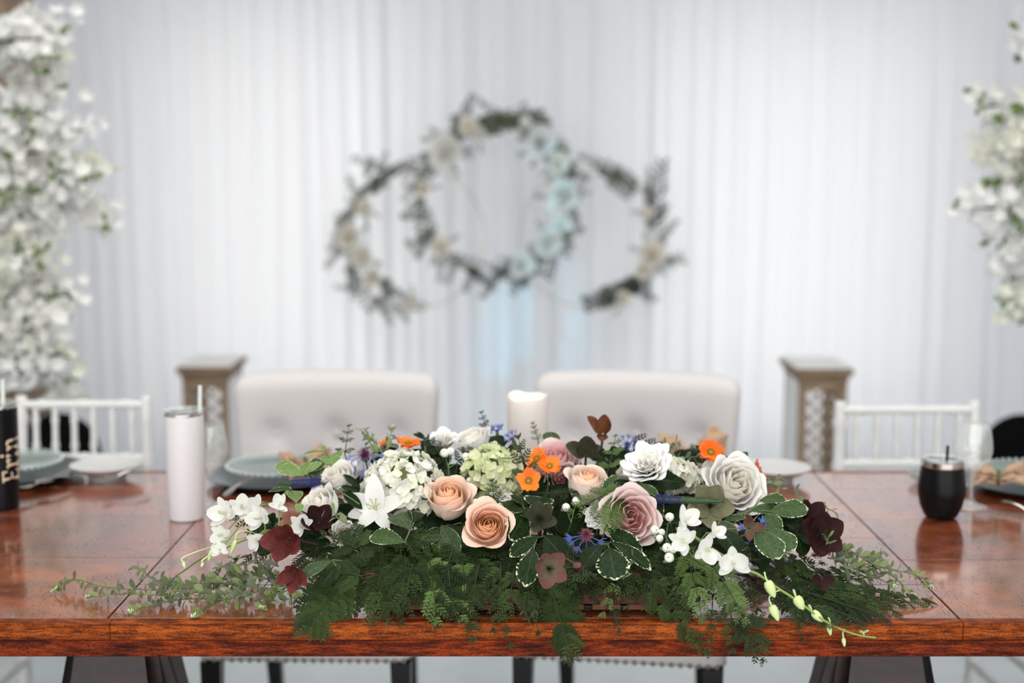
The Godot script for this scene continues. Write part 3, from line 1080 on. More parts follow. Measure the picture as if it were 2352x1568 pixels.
func tumbler(label: String, x: float, y: float, m: Material, name_on := false, straw := true) -> void:
	var p := on(x, y)
	var t := thing("tumbler", label, "tumbler", p)
	var r := 0.0368
	turned("body", t, m, [Vector2(0, 0.001), Vector2(r * 0.86, 0.001), Vector2(r * 0.9, 0.004), Vector2(r * 0.95, 0.05), Vector2(r, 0.12), Vector2(r * 1.02, 0.200), Vector2(r * 1.01, 0.203), Vector2(r * 0.95, 0.203)], 48)
	turned("steel_rim", t, M["steel"], [Vector2(r * 0.945, 0.19), Vector2(r * 1.005, 0.2031), Vector2(r * 0.99, 0.207), Vector2(r * 0.93, 0.2075), Vector2(r * 0.91, 0.17)], 48)
	turned("lid", t, M["clear"], [Vector2(0.006, 0.200), Vector2(r * 0.7, 0.200), Vector2(r * 0.8, 0.206), Vector2(r * 0.98, 0.209), Vector2(r * 1.03, 0.211), Vector2(r * 1.03, 0.214), Vector2(r * 0.86, 0.214), Vector2(r * 0.80, 0.208)], 40)
	if straw:
		var b := MB.new()
		var lean := Vector3(0.010, 0.25, 0.004)
		var at := Vector3(0.024, 0.01, 0.0) if not name_on else Vector3(0.006, 0.01, 0.004)
		b.tube([at, at + lean * 0.5, at + lean], [0.0042], 12, Color.WHITE, false)
		part("straw", b.mesh(), M["straw_white"], t)
	if name_on:
		var tm := TextMesh.new()
		tm.text = "Erin"
		var sf := SystemFont.new()
		sf.font_names = PackedStringArray(["Droid Serif"])
		tm.font = sf
		tm.font_size = 64
		tm.pixel_size = 0.0406 / 46.0
		tm.depth = 0.0006
		tm.curve_step = 1.0
		tm.horizontal_alignment = HORIZONTAL_ALIGNMENT_LEFT
		var arr := tm.get_mesh_arrays()
		var v: PackedVector3Array = arr[Mesh.ARRAY_VERTEX]
		var lo := v[0]
		var hi := v[0]
		for q in v:
			lo = lo.min(q)
			hi = hi.max(q)
		var nv := PackedVector3Array()
		for q in v:
			var h := 0.058 + (q.x - lo.x) / (hi.x - lo.x) * 0.088
			var th := deg_to_rad(68.0) - (q.y - lo.y) / 0.0368 - atan2(-p.x, -p.z) * 0.0
			var rad := r * lerpf(0.95, 1.02, h / 0.2) + 0.0004 + (0.0004 if q.z > 0 else -0.0003)
			# the letters lie round the side that looks at the camera
			var a := th + atan2(-p.x, -p.z)
			nv.append(Vector3(sin(a) * rad, h, cos(a) * rad) if true else q)
		var na := []
		na.resize(Mesh.ARRAY_MAX)
		na[Mesh.ARRAY_VERTEX] = nv
		na[Mesh.ARRAY_INDEX] = arr[Mesh.ARRAY_INDEX]
		var am := ArrayMesh.new()
		am.add_surface_from_arrays(Mesh.PRIMITIVE_TRIANGLES, na)
		part("lettering", am, M["lettering"], t)

func wine_tumbler(label: String, x: float, y: float) -> void:
	var t := thing("wine_tumbler", label, "tumbler", on(x, y))
	turned("body", t, M["black_gloss"], [Vector2(0, 0.001), Vector2(0.026, 0.001), Vector2(0.0315, 0.005), Vector2(0.040, 0.024), Vector2(0.0445, 0.046), Vector2(0.0450, 0.058), Vector2(0.0430, 0.080), Vector2(0.0402, 0.101)], 56)
	turned("steel_rim", t, M["steel"], [Vector2(0.0400, 0.1005), Vector2(0.0405, 0.103), Vector2(0.0402, 0.112), Vector2(0.0392, 0.1125), Vector2(0.0385, 0.09)], 56)
	turned("lid", t, M["clear"], [Vector2(0.005, 0.108), Vector2(0.028, 0.108), Vector2(0.030, 0.113), Vector2(0.0405, 0.1135), Vector2(0.0412, 0.116), Vector2(0.0398, 0.1185), Vector2(0.032, 0.1185), Vector2(0.0295, 0.115), Vector2(0.0285, 0.111), Vector2(0.012, 0.111)], 48)
	var b := MB.new()
	b.tube([Vector3(0.003, 0.02, 0.008), Vector3(0.0045, 0.08, 0.008), Vector3(0.0065, 0.142, 0.007)], [0.0030], 10, Color.WHITE, false)
	part("straw", b.mesh(), M["straw_black"], t)

func wine_glass(label: String, x: float, y: float, s := 1.0) -> void:
	var t := thing("wine_glass", label, "wine glass", on(x, y))
	var b := MB.new()
	var out := []
	for q in [[0.0005, 0.0005], [0.031, 0.0005], [0.0325, 0.002], [0.028, 0.005], [0.012, 0.010], [0.0052, 0.018], [0.0042, 0.03], [0.0042, 0.058], [0.007, 0.068], [0.020, 0.078], [0.032, 0.094], [0.0365, 0.112], [0.0355, 0.132], [0.0325, 0.152], [0.0300, 0.167],
		[0.0288, 0.1675], [0.0312, 0.152], [0.0342, 0.132], [0.0352, 0.112], [0.0305, 0.095], [0.018, 0.081], [0.0005, 0.076]]:
		out.append(Vector2(q[0], q[1]) * s)
	b.lathe(out, 48)
	part("glass", b.mesh(), M["glass"], t)

func dish(label: String, called: String, cat: String, p: Vector3, prof: Array, m: Material, beads := 0, bead_r := 0.0, bead_h := 0.0) -> Node3D:
	var t := thing(called, label, cat, p)
	turned("dish", t, m, prof, 64)
	if beads:
		var b := MB.new()
		b.ball(Vector3.ZERO, Vector3.ONE * 0.0042, 8)
		var me := b.mesh()
		for k in beads:
			var a := k * TAU / beads
			part("rim_bead", me, M["clear_bead"], t, Transform3D(Basis.IDENTITY, Vector3(cos(a) * bead_r, bead_h, sin(a) * bead_r)))
	return t

func charger(label: String, p: Vector3) -> void:
	dish(label, "charger_plate", "plate", p, [Vector2(0, 0.001), Vector2(0.10, 0.001), Vector2(0.128, 0.012), Vector2(0.152, 0.017), Vector2(0.153, 0.0195), Vector2(0.127, 0.016), Vector2(0.10, 0.006), Vector2(0, 0.006)], M["slate"])

func glass_plate(label: String, p: Vector3, r := 0.115) -> void:
	dish(label, "beaded_glass_plate", "plate", p, [Vector2(0, 0.001), Vector2(r * 0.6, 0.001), Vector2(r * 0.8, 0.008), Vector2(r, 0.016), Vector2(r, 0.019), Vector2(r * 0.78, 0.012), Vector2(r * 0.6, 0.005), Vector2(0, 0.005)], M["plate_glass"], int(r * 420), r, 0.019)

func fork(label: String, p: Vector3, q: Vector3, tines := true) -> void:
	var t := thing("fork" if tines else "spoon", label, "cutlery", p)
	var d := q - p
	var f := along(d, Vector3.UP)
	var L := d.length()
	var b := MB.new()
	b.grid(4, 10, func(u0: float, v: float) -> Vector3:
		var u := u0 * 2.0 - 1.0
		var w := lerpf(0.0085, 0.0035, smoothstep(0.0, 0.7, v)) * (sin(minf(v * 9.0 + 0.35, PI / 2)))
		return f * Vector3(-u * w, 0.006 * sin(v * PI) - 0.002 * u * u, v * L * 0.7))
	part("handle", b.mesh(), M["steel"], t)
	var h := MB.new()
	if tines:
		h.grid(6, 5, func(u0: float, v: float) -> Vector3:
			var u := u0 * 2.0 - 1.0
			return f * Vector3(-u * lerpf(0.0035, 0.011, sin(v * PI / 2)), -0.002 * v, L * (0.7 + 0.13 * v)))
		for k in 4:
			var x := -0.0092 + k * 0.0061
			h.tube([f * Vector3(x, -0.002, L * 0.82), f * Vector3(x, 0.0, L * 0.92), f * Vector3(x, 0.004, L)], [0.0016, 0.0014, 0.0006], 6)
	else:
		h.grid(8, 8, func(u0: float, v: float) -> Vector3:
			var u := u0 * 2.0 - 1.0
			var w := 0.019 * sqrt(maxf(1.0 - pow(v * 2.0 - 1.0, 2.0) * 0.97, 0.0))
			return f * Vector3(-u * w, -0.006 * (1.0 - u * u) * sin(v * PI), L * (0.68 + 0.32 * v)))
	part("head", h.mesh(), M["steel"], t)

func napkin(label: String, p: Vector3, size: Vector3, turn: float, s: int) -> void:      # gathered in the middle by a band, both ends fanned out
	var t := thing("napkin", label, "napkin", p)
	t.rotation.y = turn
	var n := noise(s, 1.0, 2)
	var b := MB.new()
	for side: float in [-1.0, 1.0]:
		for layer in 3:
			b.grid(22, 10, func(u0: float, v: float) -> Vector3:
				var u := u0 * 2.0 - 1.0
				var w: float = lerpf(0.16, 0.5, pow(v, 0.8)) * (1.0 - 0.1 * layer)
				var fold := 0.30 * sin(u * 7.0 + layer * 2.0 + v * 3.0) * (0.35 + v) * 0.5 + 0.25 * n.get_noise_2d(u * 2.0 + side * 5.0, v * 2.0 + layer * 3.0)
				return Vector3(side * (0.03 + v * 0.47) * size.x, maxf(size.y * (0.16 + 0.22 * layer + (0.55 * sin(v * 2.2) * (1.0 if side > 0 else 0.6)) * (layer + 1) / 3.0 + fold), 0.0008), u * w * size.z))
	part("cloth", b.mesh(), M["napkin"], t)
	var k := MB.new()
	var ring := []
	for i in 17:
		var a := i * TAU / 16
		ring.append(Vector3(0, size.y * 0.42 + cos(a) * size.y * 0.42, sin(a) * size.z * 0.13))
	k.tube(ring, [0.0035], 8, Color.WHITE, false)
	part("band", k.mesh(), M["stem_green"], t)

func candle(label: String, p: Vector3, r: float, h: float) -> void:
	var t := thing("pillar_candle", label, "candle", p)
	var n := noise(8, 1.0, 2)
	var b := MB.new()
	b.grid(48, 24, func(u: float, v: float) -> Vector3:
		var a := -u * TAU
		var top := h * (1.0 + 0.010 * sin(a * 2.0 + 0.6) + 0.006 * sin(a * 5.0))
		var q: Vector2
		if v < 0.6:
			q = Vector2(r, top * v / 0.6)
		else:
			var f := (v - 0.6) / 0.4
			q = Vector2(r * (1.0 - f), top - 0.020 * sin(minf(f * 2.2, 1.0) * PI / 2) + 0.004 * sin(minf(f * 9.0, 1.0) * PI))
		return Vector3(cos(a) * q.x, q.y, sin(a) * q.x))
	part("wax", b.mesh(), M["wax"], t)
	var w := MB.new()
	w.tube([Vector3(0, h - 0.022, 0), Vector3(0.001, h - 0.012, 0), Vector3(0.003, h - 0.006, 0)], [0.0014], 6)
	part("wick", w.mesh(), M["stamen_dark"], t)

func nailhead() -> ArrayMesh:
	if not cache.has("nail"):
		var b := MB.new()
		b.lathe([Vector2(0.0052, 0.0), Vector2(0.0047, 0.0018), Vector2(0.003, 0.0034), Vector2(0.0004, 0.004)], 10)
		cache["nail"] = b.mesh()
	return cache["nail"]

func dining_chair(label: String, at: Vector3, yaw: float) -> void:
	var t := thing("dining_chair", label, "chair", at)
	t.rotation.y = yaw
	var b := MB.new()
	b.rbox(Vector3(0.45, 0.115, 0.50), 0.028, 14, func(p: Vector3) -> Vector3:
		var k := 1.0 - p.x * p.x / 0.06 * 0.3 - p.z * p.z / 0.07 * 0.3
		return Vector3(p.x * (1.0 - 0.10 * (0.25 - p.z) * 0.6), 0.466 + p.y + (0.022 * k if p.y > 0 else 0.0), p.z))
	part("seat", b.mesh(), M["linen"], t)
	var k := MB.new()
	var tufts := []
	for r in 2:
		for c in (3 if r == 0 else 2):
			tufts.append(Vector2((c - (1.0 if r == 0 else 0.5)) * 0.150, 0.80 - r * 0.105))
	k.rbox(Vector3(0.49, 0.50, 0.095), 0.040, 34, func(p: Vector3) -> Vector3:
		var y := 0.692 + p.y
		var f := (y - 0.44) / 0.50
		var z := p.z
		if z > 0.0:
			for q in tufts:
				var d := Vector2(p.x, y).distance_to(q)
				z -= 0.014 * exp(-d * d / 0.0009) + 0.008 * exp(-d * d / 0.008)
			for q in [[tufts[0], tufts[3]], [tufts[1], tufts[3]], [tufts[1], tufts[4]], [tufts[2], tufts[4]]]:
				var d := (Geometry2D.get_closest_point_to_segment(Vector2(p.x, y), q[0], q[1])).distance_to(Vector2(p.x, y))
				z -= 0.004 * exp(-d * d / 0.0005)
		var wing := 0.035 * pow(absf(p.x) / 0.245, 3.0)
		return Vector3(p.x * (0.88 + 0.12 * clampf(f * 1.1, 0, 1)), y + 0.006 * cos(p.x * 6.0) * clampf(f, 0, 1), -0.245 - 0.05 * f + z + wing))
	part("backrest", k.mesh(), M["linen"], t)
	for q in tufts:
		var m := MB.new()
		m.ball(Vector3.ZERO, Vector3(0.009, 0.009, 0.005), 10)
		part("button", m.mesh(), M["linen"], t, Transform3D(Basis.IDENTITY, Vector3(q.x * 0.98, q.y, -0.245 - 0.05 * (q.y - 0.44) / 0.5 + 0.028)))
	for i in 23:
		part("nail", nailhead(), M["nail"], t, Transform3D(Basis(Vector3.RIGHT, PI / 2), Vector3(-0.207 + 0.0188 * i, 0.4195, 0.2495)))
	for s: float in [-1.0, 1.0]:
		for i in 14:
			part("nail", nailhead(), M["nail"], t, Transform3D(Basis(Vector3.BACK, -s * PI / 2), Vector3(s * 0.2205, 0.4195, 0.22 - 0.019 * i)))
		for z: float in [1.0, -1.0]:
			var m := MB.new()
			var top := Vector3(s * (0.198 if z > 0 else 0.165), 0.412, z * 0.222)
			var low := top + Vector3(s * 0.004, -0.411, -0.11 if z < 0 else 0.0)
			for side in 4:
				var a := 0.021
				var e := 0.013
				var f := Basis(Vector3.UP, side * PI / 2)
				m.quad(top + f * Vector3(-a, 0, a), top + f * Vector3(a, 0, a), low + f * Vector3(e, 0, e), low + f * Vector3(-e, 0, e))
			m.quad(low + Vector3(-0.013, 0, -0.013), low + Vector3(-0.013, 0, 0.013), low + Vector3(0.013, 0, 0.013), low + Vector3(0.013, 0, -0.013))
			part("leg", m.mesh(false), M["black_wood"], t)

func chiavari(label: String, at: Vector3, yaw: float, wide: float, top: float) -> void:
	var t := thing("banquet_chair", label, "chair", at)
	t.rotation.y = yaw
	var w := wide / 2.0
	var m: Material = M["white_paint"]
	var bamboo := func(called: String, a: Vector3, e: Vector3, r: float) -> void:
		var b := MB.new()
		var pts := []
		var rad := []
		var n := maxi(2, int((e - a).length() / 0.10))
		for k in n * 6 + 1:
			pts.append(a.lerp(e, k / (n * 6.0)))
			rad.append(r * (1.32 if k % 6 == 3 else 1.0))
		b.tube(pts, rad, 10)
		part(called, b.mesh(), m, t)
	for s: float in [-1.0, 1.0]:
		bamboo.call("post", Vector3(s * w * 1.05, 0.0, -0.19), Vector3(s * w, top, -0.235), 0.0135)
		bamboo.call("leg", Vector3(s * w * 1.15, 0.0, 0.20), Vector3(s * w * 1.1, 0.45, 0.18), 0.0135)
		bamboo.call("stretcher", Vector3(s * w * 1.12, 0.20, 0.19), Vector3(s * w * 1.04, 0.20, -0.20), 0.009)
		bamboo.call("stretcher", Vector3(s * w * 1.12, 0.30, 0.19), Vector3(s * w * 1.04, 0.30, -0.20), 0.009)
	bamboo.call("top_rail", Vector3(-w, top - 0.022, -0.232), Vector3(w, top - 0.022, -0.232), 0.0105)
	bamboo.call("lower_rail", Vector3(-w, top - 0.155, -0.224), Vector3(w, top - 0.155, -0.224), 0.0105)
	bamboo.call("lower_rail", Vector3(-w, top - 0.245, -0.218), Vector3(w, top - 0.245, -0.218), 0.0095)
	for k in 6:
		var x := lerpf(-w, w, (k + 0.75) / 6.5)
		bamboo.call("spindle", Vector3(x, top - 0.155, -0.224), Vector3(x, top - 0.03, -0.232), 0.0075)
	bamboo.call("stretcher", Vector3(-w, 0.25, 0.19), Vector3(w, 0.25, 0.19), 0.009)
	bamboo.call("stretcher", Vector3(-w, 0.25, -0.20), Vector3(w, 0.25, -0.20), 0.009)
	var b := MB.new()
	b.rbox(Vector3(wide * 1.16, 0.04, 0.40), 0.016, 8, func(p): return p + Vector3(0, 0.47, -0.01))
	part("seat", b.mesh(), m, t)

func tub_chair(label: String, at: Vector3, yaw: float, wide: float, top: float) -> void:
	var t := thing("black_chair", label, "chair", at)
	t.rotation.y = yaw
	var b := MB.new()
	var r := wide / 2.0
	b.grid(28, 14, func(u: float, v: float) -> Vector3:        # the rounded back, front and rear faces
		var a := -u * TAU
		var e := (v - 0.5) * PI
		var z := sin(e) * 0.06
		var k := sqrt(maxf(cos(e), 0.0))
		return Vector3(cos(a) * r * k, top - r * 1.12 + sin(a) * r * 1.12 * k, -0.16 + z))
	part("backrest", b.mesh(), M["black_cloth"], t)
	var s := MB.new()
	s.rbox(Vector3(wide * 1.05, 0.10, 0.40), 0.03, 8, func(p): return p + Vector3(0, 0.30, 0.03))
	part("seat", s.mesh(), M["black_cloth"], t)
	for x: float in [-1.0, 1.0]:
		for z: float in [0.2, -0.14]:
			var m := MB.new()
			m.tube([Vector3(x * wide * 0.46, 0.0, z), Vector3(x * wide * 0.42, 0.26, z)], [0.012, 0.017], 8)
			part("leg", m.mesh(), M["black_wood"], t)

func lattice_stand(label: String, at: Vector3, wide: float, deep: float, high: float, inner: float) -> void:
	var t := thing("lattice_stand", label, "stand", at)
	var m: Material = M["stand_wood"]
	solid("side_board", t, M["white_paint"], Vector3(inner * (wide / 2 - 0.004), high / 2, 0), Vector3(0.008, high - 0.10, deep - 0.05), 0.001)
	solid("base", t, m, Vector3(0, 0.03, 0), Vector3(wide * 1.06, 0.06, deep * 1.06), 0.005)
	solid("cap", t, m, Vector3(0, high - 0.012, 0), Vector3(wide * 1.22, 0.024, deep * 1.16), 0.006)
	solid("cap_moulding", t, m, Vector3(0, high - 0.035, 0), Vector3(wide * 1.08, 0.026, deep * 1.04), 0.008)
	solid("top_panel", t, M["white_paint"], Vector3(0, high + 0.003, 0), Vector3(wide * 1.16, 0.006, deep * 1.1), 0.002)
	var h0 := 0.06
	var h1 := high - 0.048
	for s: float in [-1.0, 1.0]:
		for z: float in [-1.0, 1.0]:
			solid("post", t, m, Vector3(s * (wide / 2 - 0.012), (h0 + h1) / 2, z * (deep / 2 - 0.012)), Vector3(0.024, h1 - h0, 0.024), 0.002)
	# lattice panels: the front and the outer side
	var panels := [[Vector3(0, 0, deep / 2 - 0.010), Basis.IDENTITY, wide - 0.044], [Vector3(-inner * (wide / 2 - 0.010), 0, 0), Basis(Vector3.UP, PI / 2), deep - 0.044]]
	for q in panels:
		var w: float = q[2]
		solid("rail", t, m, (q[0] as Vector3) + Vector3(0, h1 - 0.014, 0), Vector3(w, 0.028, 0.012), 0.001, q[1])
		solid("rail", t, m, (q[0] as Vector3) + Vector3(0, h0 + 0.01, 0), Vector3(w, 0.02, 0.012), 0.001, q[1])
		var a := h0 + 0.02
		var e := h1 - 0.028
		for dirn: float in [-1.0, 1.0]:
			var c := a - w
			while c < e:
				c += 0.050
				# the slat runs from (-w/2, c) up to (w/2, c + w * 1.15), cut off at the rails
				var p0 := Vector2(-w / 2, c)
				var p1 := Vector2(w / 2, c + w * 1.15)
				if p1.y <= a + 0.01 or p0.y >= e - 0.01:
					continue
				if p0.y < a:
					p0 = p0.lerp(p1, (a - p0.y) / (p1.y - p0.y))
				if p1.y > e:
					p1 = p0.lerp(p1, (e - p0.y) / (p1.y - p0.y))
				var mid := (p0 + p1) / 2
				var dd := p1 - p0
				if dd.length() < 0.015:
					continue
				var bs: Basis = q[1] * Basis(Vector3.BACK, atan2(dd.y, dd.x * dirn))
				solid("slat", t, m, (q[0] as Vector3) + (q[1] as Basis) * Vector3(mid.x * dirn, mid.y, 0.0025 * dirn), Vector3(dd.length(), 0.0095, 0.004), 0.0008, bs)

# ---------------------------------------------------------------- the backdrop's wreaths and the blossom trees
func small_rose() -> ArrayMesh:
	if not cache.has("small_rose"):
		var b := MB.new()
		for k in 16:
			var t := k / 15.0
			var ang := k * 2.4
			b.grid(5, 5, func(a: float, e: float) -> Vector3:
				var u := a * 2.0 - 1.0
				var v := e * (1.0 - 0.25 * u * u)
				var q := Vector2(0.05, -0.5).bezier_interpolate(Vector2(0.15 + t * 0.7, -0.5), Vector2(0.15 + 0.7 * t, 0.0), Vector2(0.1 + 0.92 * t, lerpf(0.42, 0.05, t)), v)
				var th := ang + u * lerpf(1.3, 0.75, t)
				return Vector3(q.x * cos(th), q.y, q.x * sin(th)))
		cache["small_rose"] = b.mesh()
	return cache["small_rose"]

func spray_mesh(leaves: int, wide: float, s: int) -> ArrayMesh:       # a stem of paired leaves, length 1 along z
	var key := "spray%d_%.2f_%d" % [leaves, wide, s]
	if not cache.has(key):
		var b := MB.new()
		var r := RandomNumberGenerator.new()
		r.seed = s + 9
		b.tube([Vector3.ZERO, Vector3(0.02, 0.03, 0.5), Vector3(0, 0, 0.95)], [0.010, 0.007, 0.004], 5)
		for k in leaves:
			var f := 0.08 + 0.86 * float(k) / leaves
			for sd: float in [-1.0, 1.0]:
				var z := Vector3(sd * r.randf_range(0.6, 1.0), r.randf_range(-0.3, 0.5), r.randf_range(0.5, 1.0)).normalized()
				var l := r.randf_range(0.16, 0.26) * (1.0 - 0.4 * f)
				var fr := along(z, Vector3(0, 1, -0.2))
				var at := Vector3(0, 0.02, f)
				var tip := at + fr * Vector3(0, -0.03, l)
				var m := at + fr * Vector3(0, 0.0, l * 0.5)
				var w := fr.x * wide * l
				b.tri(at, m - w, tip)
				b.tri(at, tip, m + w)
		cache[key] = b.mesh(false)
	return cache[key]

func wreath(label: String, c: Vector2, rpx: float, d: float, arc: Array, roses: Array, sprays: Array) -> void:
	var o := px(c.x, c.y, d)
	var r := rpx * mpp(o)
	var t := thing("wreath", label, "wreath", o)
	var b := MB.new()
	var ring := []
	for k in 49:
		var a := k * TAU / 48
		ring.append(Vector3(cos(a) * r, sin(a) * r, 0))
	b.tube(ring, [0.0030], 8, Color.WHITE, false)
	part("hoop", b.mesh(), M["gold"], t)
	for q in roses:
		var p := px(q[0], q[1], d - 0.065) - o
		var w: float = q[2] * mpp(o) * 1.08
		part("white_rose", small_rose(), M["wreath_white" if q.size() < 4 else "wreath_cream"], t, Transform3D(facing(Vector3(rr(-0.35, 0.35), rr(-0.2, 0.4), 1)) * Basis.from_scale(Vector3.ONE * w), p))
	for q in sprays:
		var p0 := px(q[0], q[1], d - 0.015) - o
		var p1 := px(q[2], q[3], d - 0.03) - o
		part("leaf_spray", spray_mesh(14, 0.15 if q.size() < 5 else 0.20, rng.randi_range(0, 3)), M["wreath_leaf%d" % rng.randi_range(0, 1)], t, Transform3D(along(p1 - p0, Vector3.BACK) * Basis.from_scale(Vector3.ONE * (p1 - p0).length()), p0))
	var wire := MB.new()
	wire.tube([Vector3(0, r, 0), Vector3(0, 3.28 - o.y, -5.71 - o.z)], [0.0004], 4)
	part("hanging_wire", wire.mesh(), M["steel"], t)
	for q in roses:                                       # leaves set round each rose
		for k in 4:
			var a := k * PI / 2 + rr(-0.6, 0.6)
			var p := px(q[0], q[1], d - 0.02) - o
			part("leaf_spray", spray_mesh(7, 0.24, rng.randi_range(0, 3)), M["wreath_leaf%d" % rng.randi_range(0, 1)], t, Transform3D(along(Vector3(cos(a), sin(a), 0.1), Vector3.BACK) * Basis.from_scale(Vector3.ONE * (q[2] * mpp(o) * 1.1 + 0.045)), p))
	for a0 in arc:                                        # short leafy stems bound along the hoop
		var k: float = a0[0]
		while k < a0[1]:
			var a: float = deg_to_rad(k)
			var p := Vector3(cos(a), sin(a), 0) * r + Vector3(rr(-0.01, 0.01), rr(-0.01, 0.01), 0.01)
			var z := Vector3(-sin(a), cos(a), 0) * (1.0 if rng.randf() < 0.6 else -1.0) + Vector3(cos(a), sin(a), 0) * rr(-0.7, 0.9) + Vector3(0, 0, rr(0.0, 0.4))
			part("leaf_spray", spray_mesh(7, 0.24, rng.randi_range(0, 3)), M["wreath_leaf%d" % rng.randi_range(0, 1)], t, Transform3D(along(z, Vector3.BACK) * Basis.from_scale(Vector3.ONE * rr(0.11, 0.17)), p))
			k += a0[2] * 0.75

func blossom_mesh(s: int) -> ArrayMesh:
	var key := "blossom%d" % s
	if not cache.has(key):
		var b := MB.new()
		var r := RandomNumberGenerator.new()
		r.seed = s + 5
		for k in 5:
			var a := k * TAU / 5
			var f := along(Vector3(cos(a), r.randf_range(0.1, 0.6), sin(a)), Vector3.UP)
			b.grid(3, 3, func(u0: float, v: float) -> Vector3:
				var u := u0 * 2.0 - 1.0
				return f * Vector3(-u * 0.42 * sin(PI * pow(v * 0.9 + 0.05, 0.7)), 0.2 * v * v + 0.1 * u * u, v))
		cache[key] = b.mesh()
	return cache[key]

# branches: [x, y, x, y, depth at the start, depth at the end]
func blossom_tree(label: String, root: Vector3, branches: Array, every: float, leaf_spots: Array, d0: float) -> void:
	var t := thing("blossom_tree", label, "blossom tree", Vector3(root.x, 0, root.z))
	var o := t.position
	var tr := MB.new()
	tr.tube([Vector3(0, 0.0, 0), Vector3(0.02, 0.8, 0.02), Vector3(-0.02, 1.5, 0.0), Vector3(0.01, 2.4, 0.02)], [0.04, 0.034, 0.028, 0.02], 10)
	part("trunk", tr.mesh(), M["bark"], t)
	for q in branches:
		var p0 := px(q[0], q[1], q[4])
		var p1 := px(q[2], q[3], q[5])
		p0 = Vector3(o.x, p0.y - 0.05, o.z)                  # each branch leaves the trunk
		var mid := (p0 + p1) / 2 + Vector3(0, 0.10 * (p1 - p0).length(), 0)
		var b := MB.new()
		var pts := []
		for k in 9:
			pts.append(bez(p0, mid, p1, k / 8.0) - o)
		b.tube(pts, taper(0.008, 0.003, 8), 6)
		var m := part("branch", b.mesh(), M["bark"], t)
		var L := (p1 - p0).length()
		var mm := MB.new()
		var n := int(L / every) + 3
		for k in n:
			var f := 0.22 + 0.78 * float(k + 1) / n
			var c: Vector3 = bez(p0, mid, p1, f) - o
			for j in 4:
				var at := c + Vector3(rr(-1, 1), rr(-1, 1), rr(-0.6, 1)) * 0.045
				var bm := blossom_mesh(rng.randi_range(0, 3))
				var arr := bm.surface_get_arrays(0)
				var x := Transform3D(facing(Vector3(rr(-1, 1), rr(-0.3, 1), rr(-0.1, 1.2)), rr(0, 6)) * Basis.from_scale(Vector3.ONE * rr(0.022, 0.036)), at)
				var base := mm.v.size()
				var va: PackedVector3Array = arr[Mesh.ARRAY_VERTEX]
				for vv in va:
					mm.v.append(x * vv)
					mm.uv.append(Vector2.ZERO)
					mm.c.append(Color.WHITE)
				for i in (arr[Mesh.ARRAY_INDEX] as PackedInt32Array):
					mm.ix.append(base + i)
		part("blossoms", mm.mesh(false), M["blossom%d" % rng.randi_range(0, 2)], m, Transform3D.IDENTITY, "stuff")
	for q in leaf_spots:
		var p := px(q[0], q[1], d0 - 0.06) - o
		for k in 3:
			var a := rr(0, TAU)
			part("leaf", leaf_kind("broad"), M["tree_leaf%d" % rng.randi_range(0, 1)], t, Transform3D(along(Vector3(cos(a), sin(a), rr(0, 0.6)), Vector3.BACK) * Basis.from_scale(Vector3.ONE * (q[2] as float) * mpp(p + o) * rr(0.8, 1.2)), p))

func curtain(label: String, x0: float, x1: float, z: float, y0: float, y1: float, s: int) -> void:
	var t := thing("drape_panel", label, "curtain", Vector3((x0 + x1) / 2, y0, z))
	var n := noise(s, 1.0, 2)
	var b := MB.new()
	var nu := int((x1 - x0) / 0.0075)
	b.grid(nu, 10, func(u: float, v: float) -> Vector3:
		var x := lerpf(x0, x1, u)
		var ph := n.get_noise_2d(x * 2.0, v * 0.4) * 4.0
		var f := sin(x * 62.0 + ph) * 0.011 + sin(x * 151.0 + ph * 2.2 + 1.0) * 0.004 + n.get_noise_2d(x * 9.0, v * 0.5) * 0.024 + n.get_noise_2d(x * 60.0, v * 0.3 + 8.0) * 0.006
		f *= 0.55 + 0.45 * (1.0 - v)
		return Vector3(x - (x0 + x1) / 2, v * (y1 - y0), f))
	part("cloth", b.mesh(), M["sheer"], t)
	var h := MB.new()
	h.tube([Vector3(-(x1 - x0) / 2, y1 - y0 + 0.012, 0), Vector3((x1 - x0) / 2, y1 - y0 + 0.012, 0)], [0.016], 10)
	part("rod", h.mesh(), M["steel"], t)

func wall_with(called: String, m: Material, x0: float, x1: float, z: float, h: float, thick: float, holes: Array) -> void:   # holes: [x0, x1, y0, y1]
	var b := MB.new()
	var x := x0
	for q in holes:
		b.box(Vector3((x + q[0]) / 2.0, h / 2, z), Vector3(q[0] - x, h, thick), 0.001)
		if q[2] > 0.01:
			b.box(Vector3((q[0] + q[1]) / 2.0, q[2] / 2.0, z), Vector3(q[1] - q[0], q[2], thick), 0.001)
		b.box(Vector3((q[0] + q[1]) / 2.0, (q[3] + h) / 2.0, z), Vector3(q[1] - q[0], h - q[3], thick), 0.001)
		x = q[1]
	b.box(Vector3((x + x1) / 2, h / 2, z), Vector3(x1 - x, h, thick), 0.001)
	struct(called, b.mesh(false), m)

# ---------------------------------------------------------------- placing greenery by where it shows
const FRONT := Vector3(0, 0.35, 1)
const KIND_WIDTH := {"broad": 0.5, "broad_flat": 0.5, "long": 0.30, "round": 0.68, "small": 0.40, "small_b": 0.34, "tooth": 0.72}

func hang(label: String, x0: float, y0: float, x1: float, y1: float, wide := 0.36, tone := "fern", up := FRONT, off0 := 0.02, off1 := 0.0, sag := 0.06, n := 11, group := "") -> void:
	frond(label, fl(x0, y0, off0), fl(x1, y1, off1), up, wide, tone, sag, n, group)

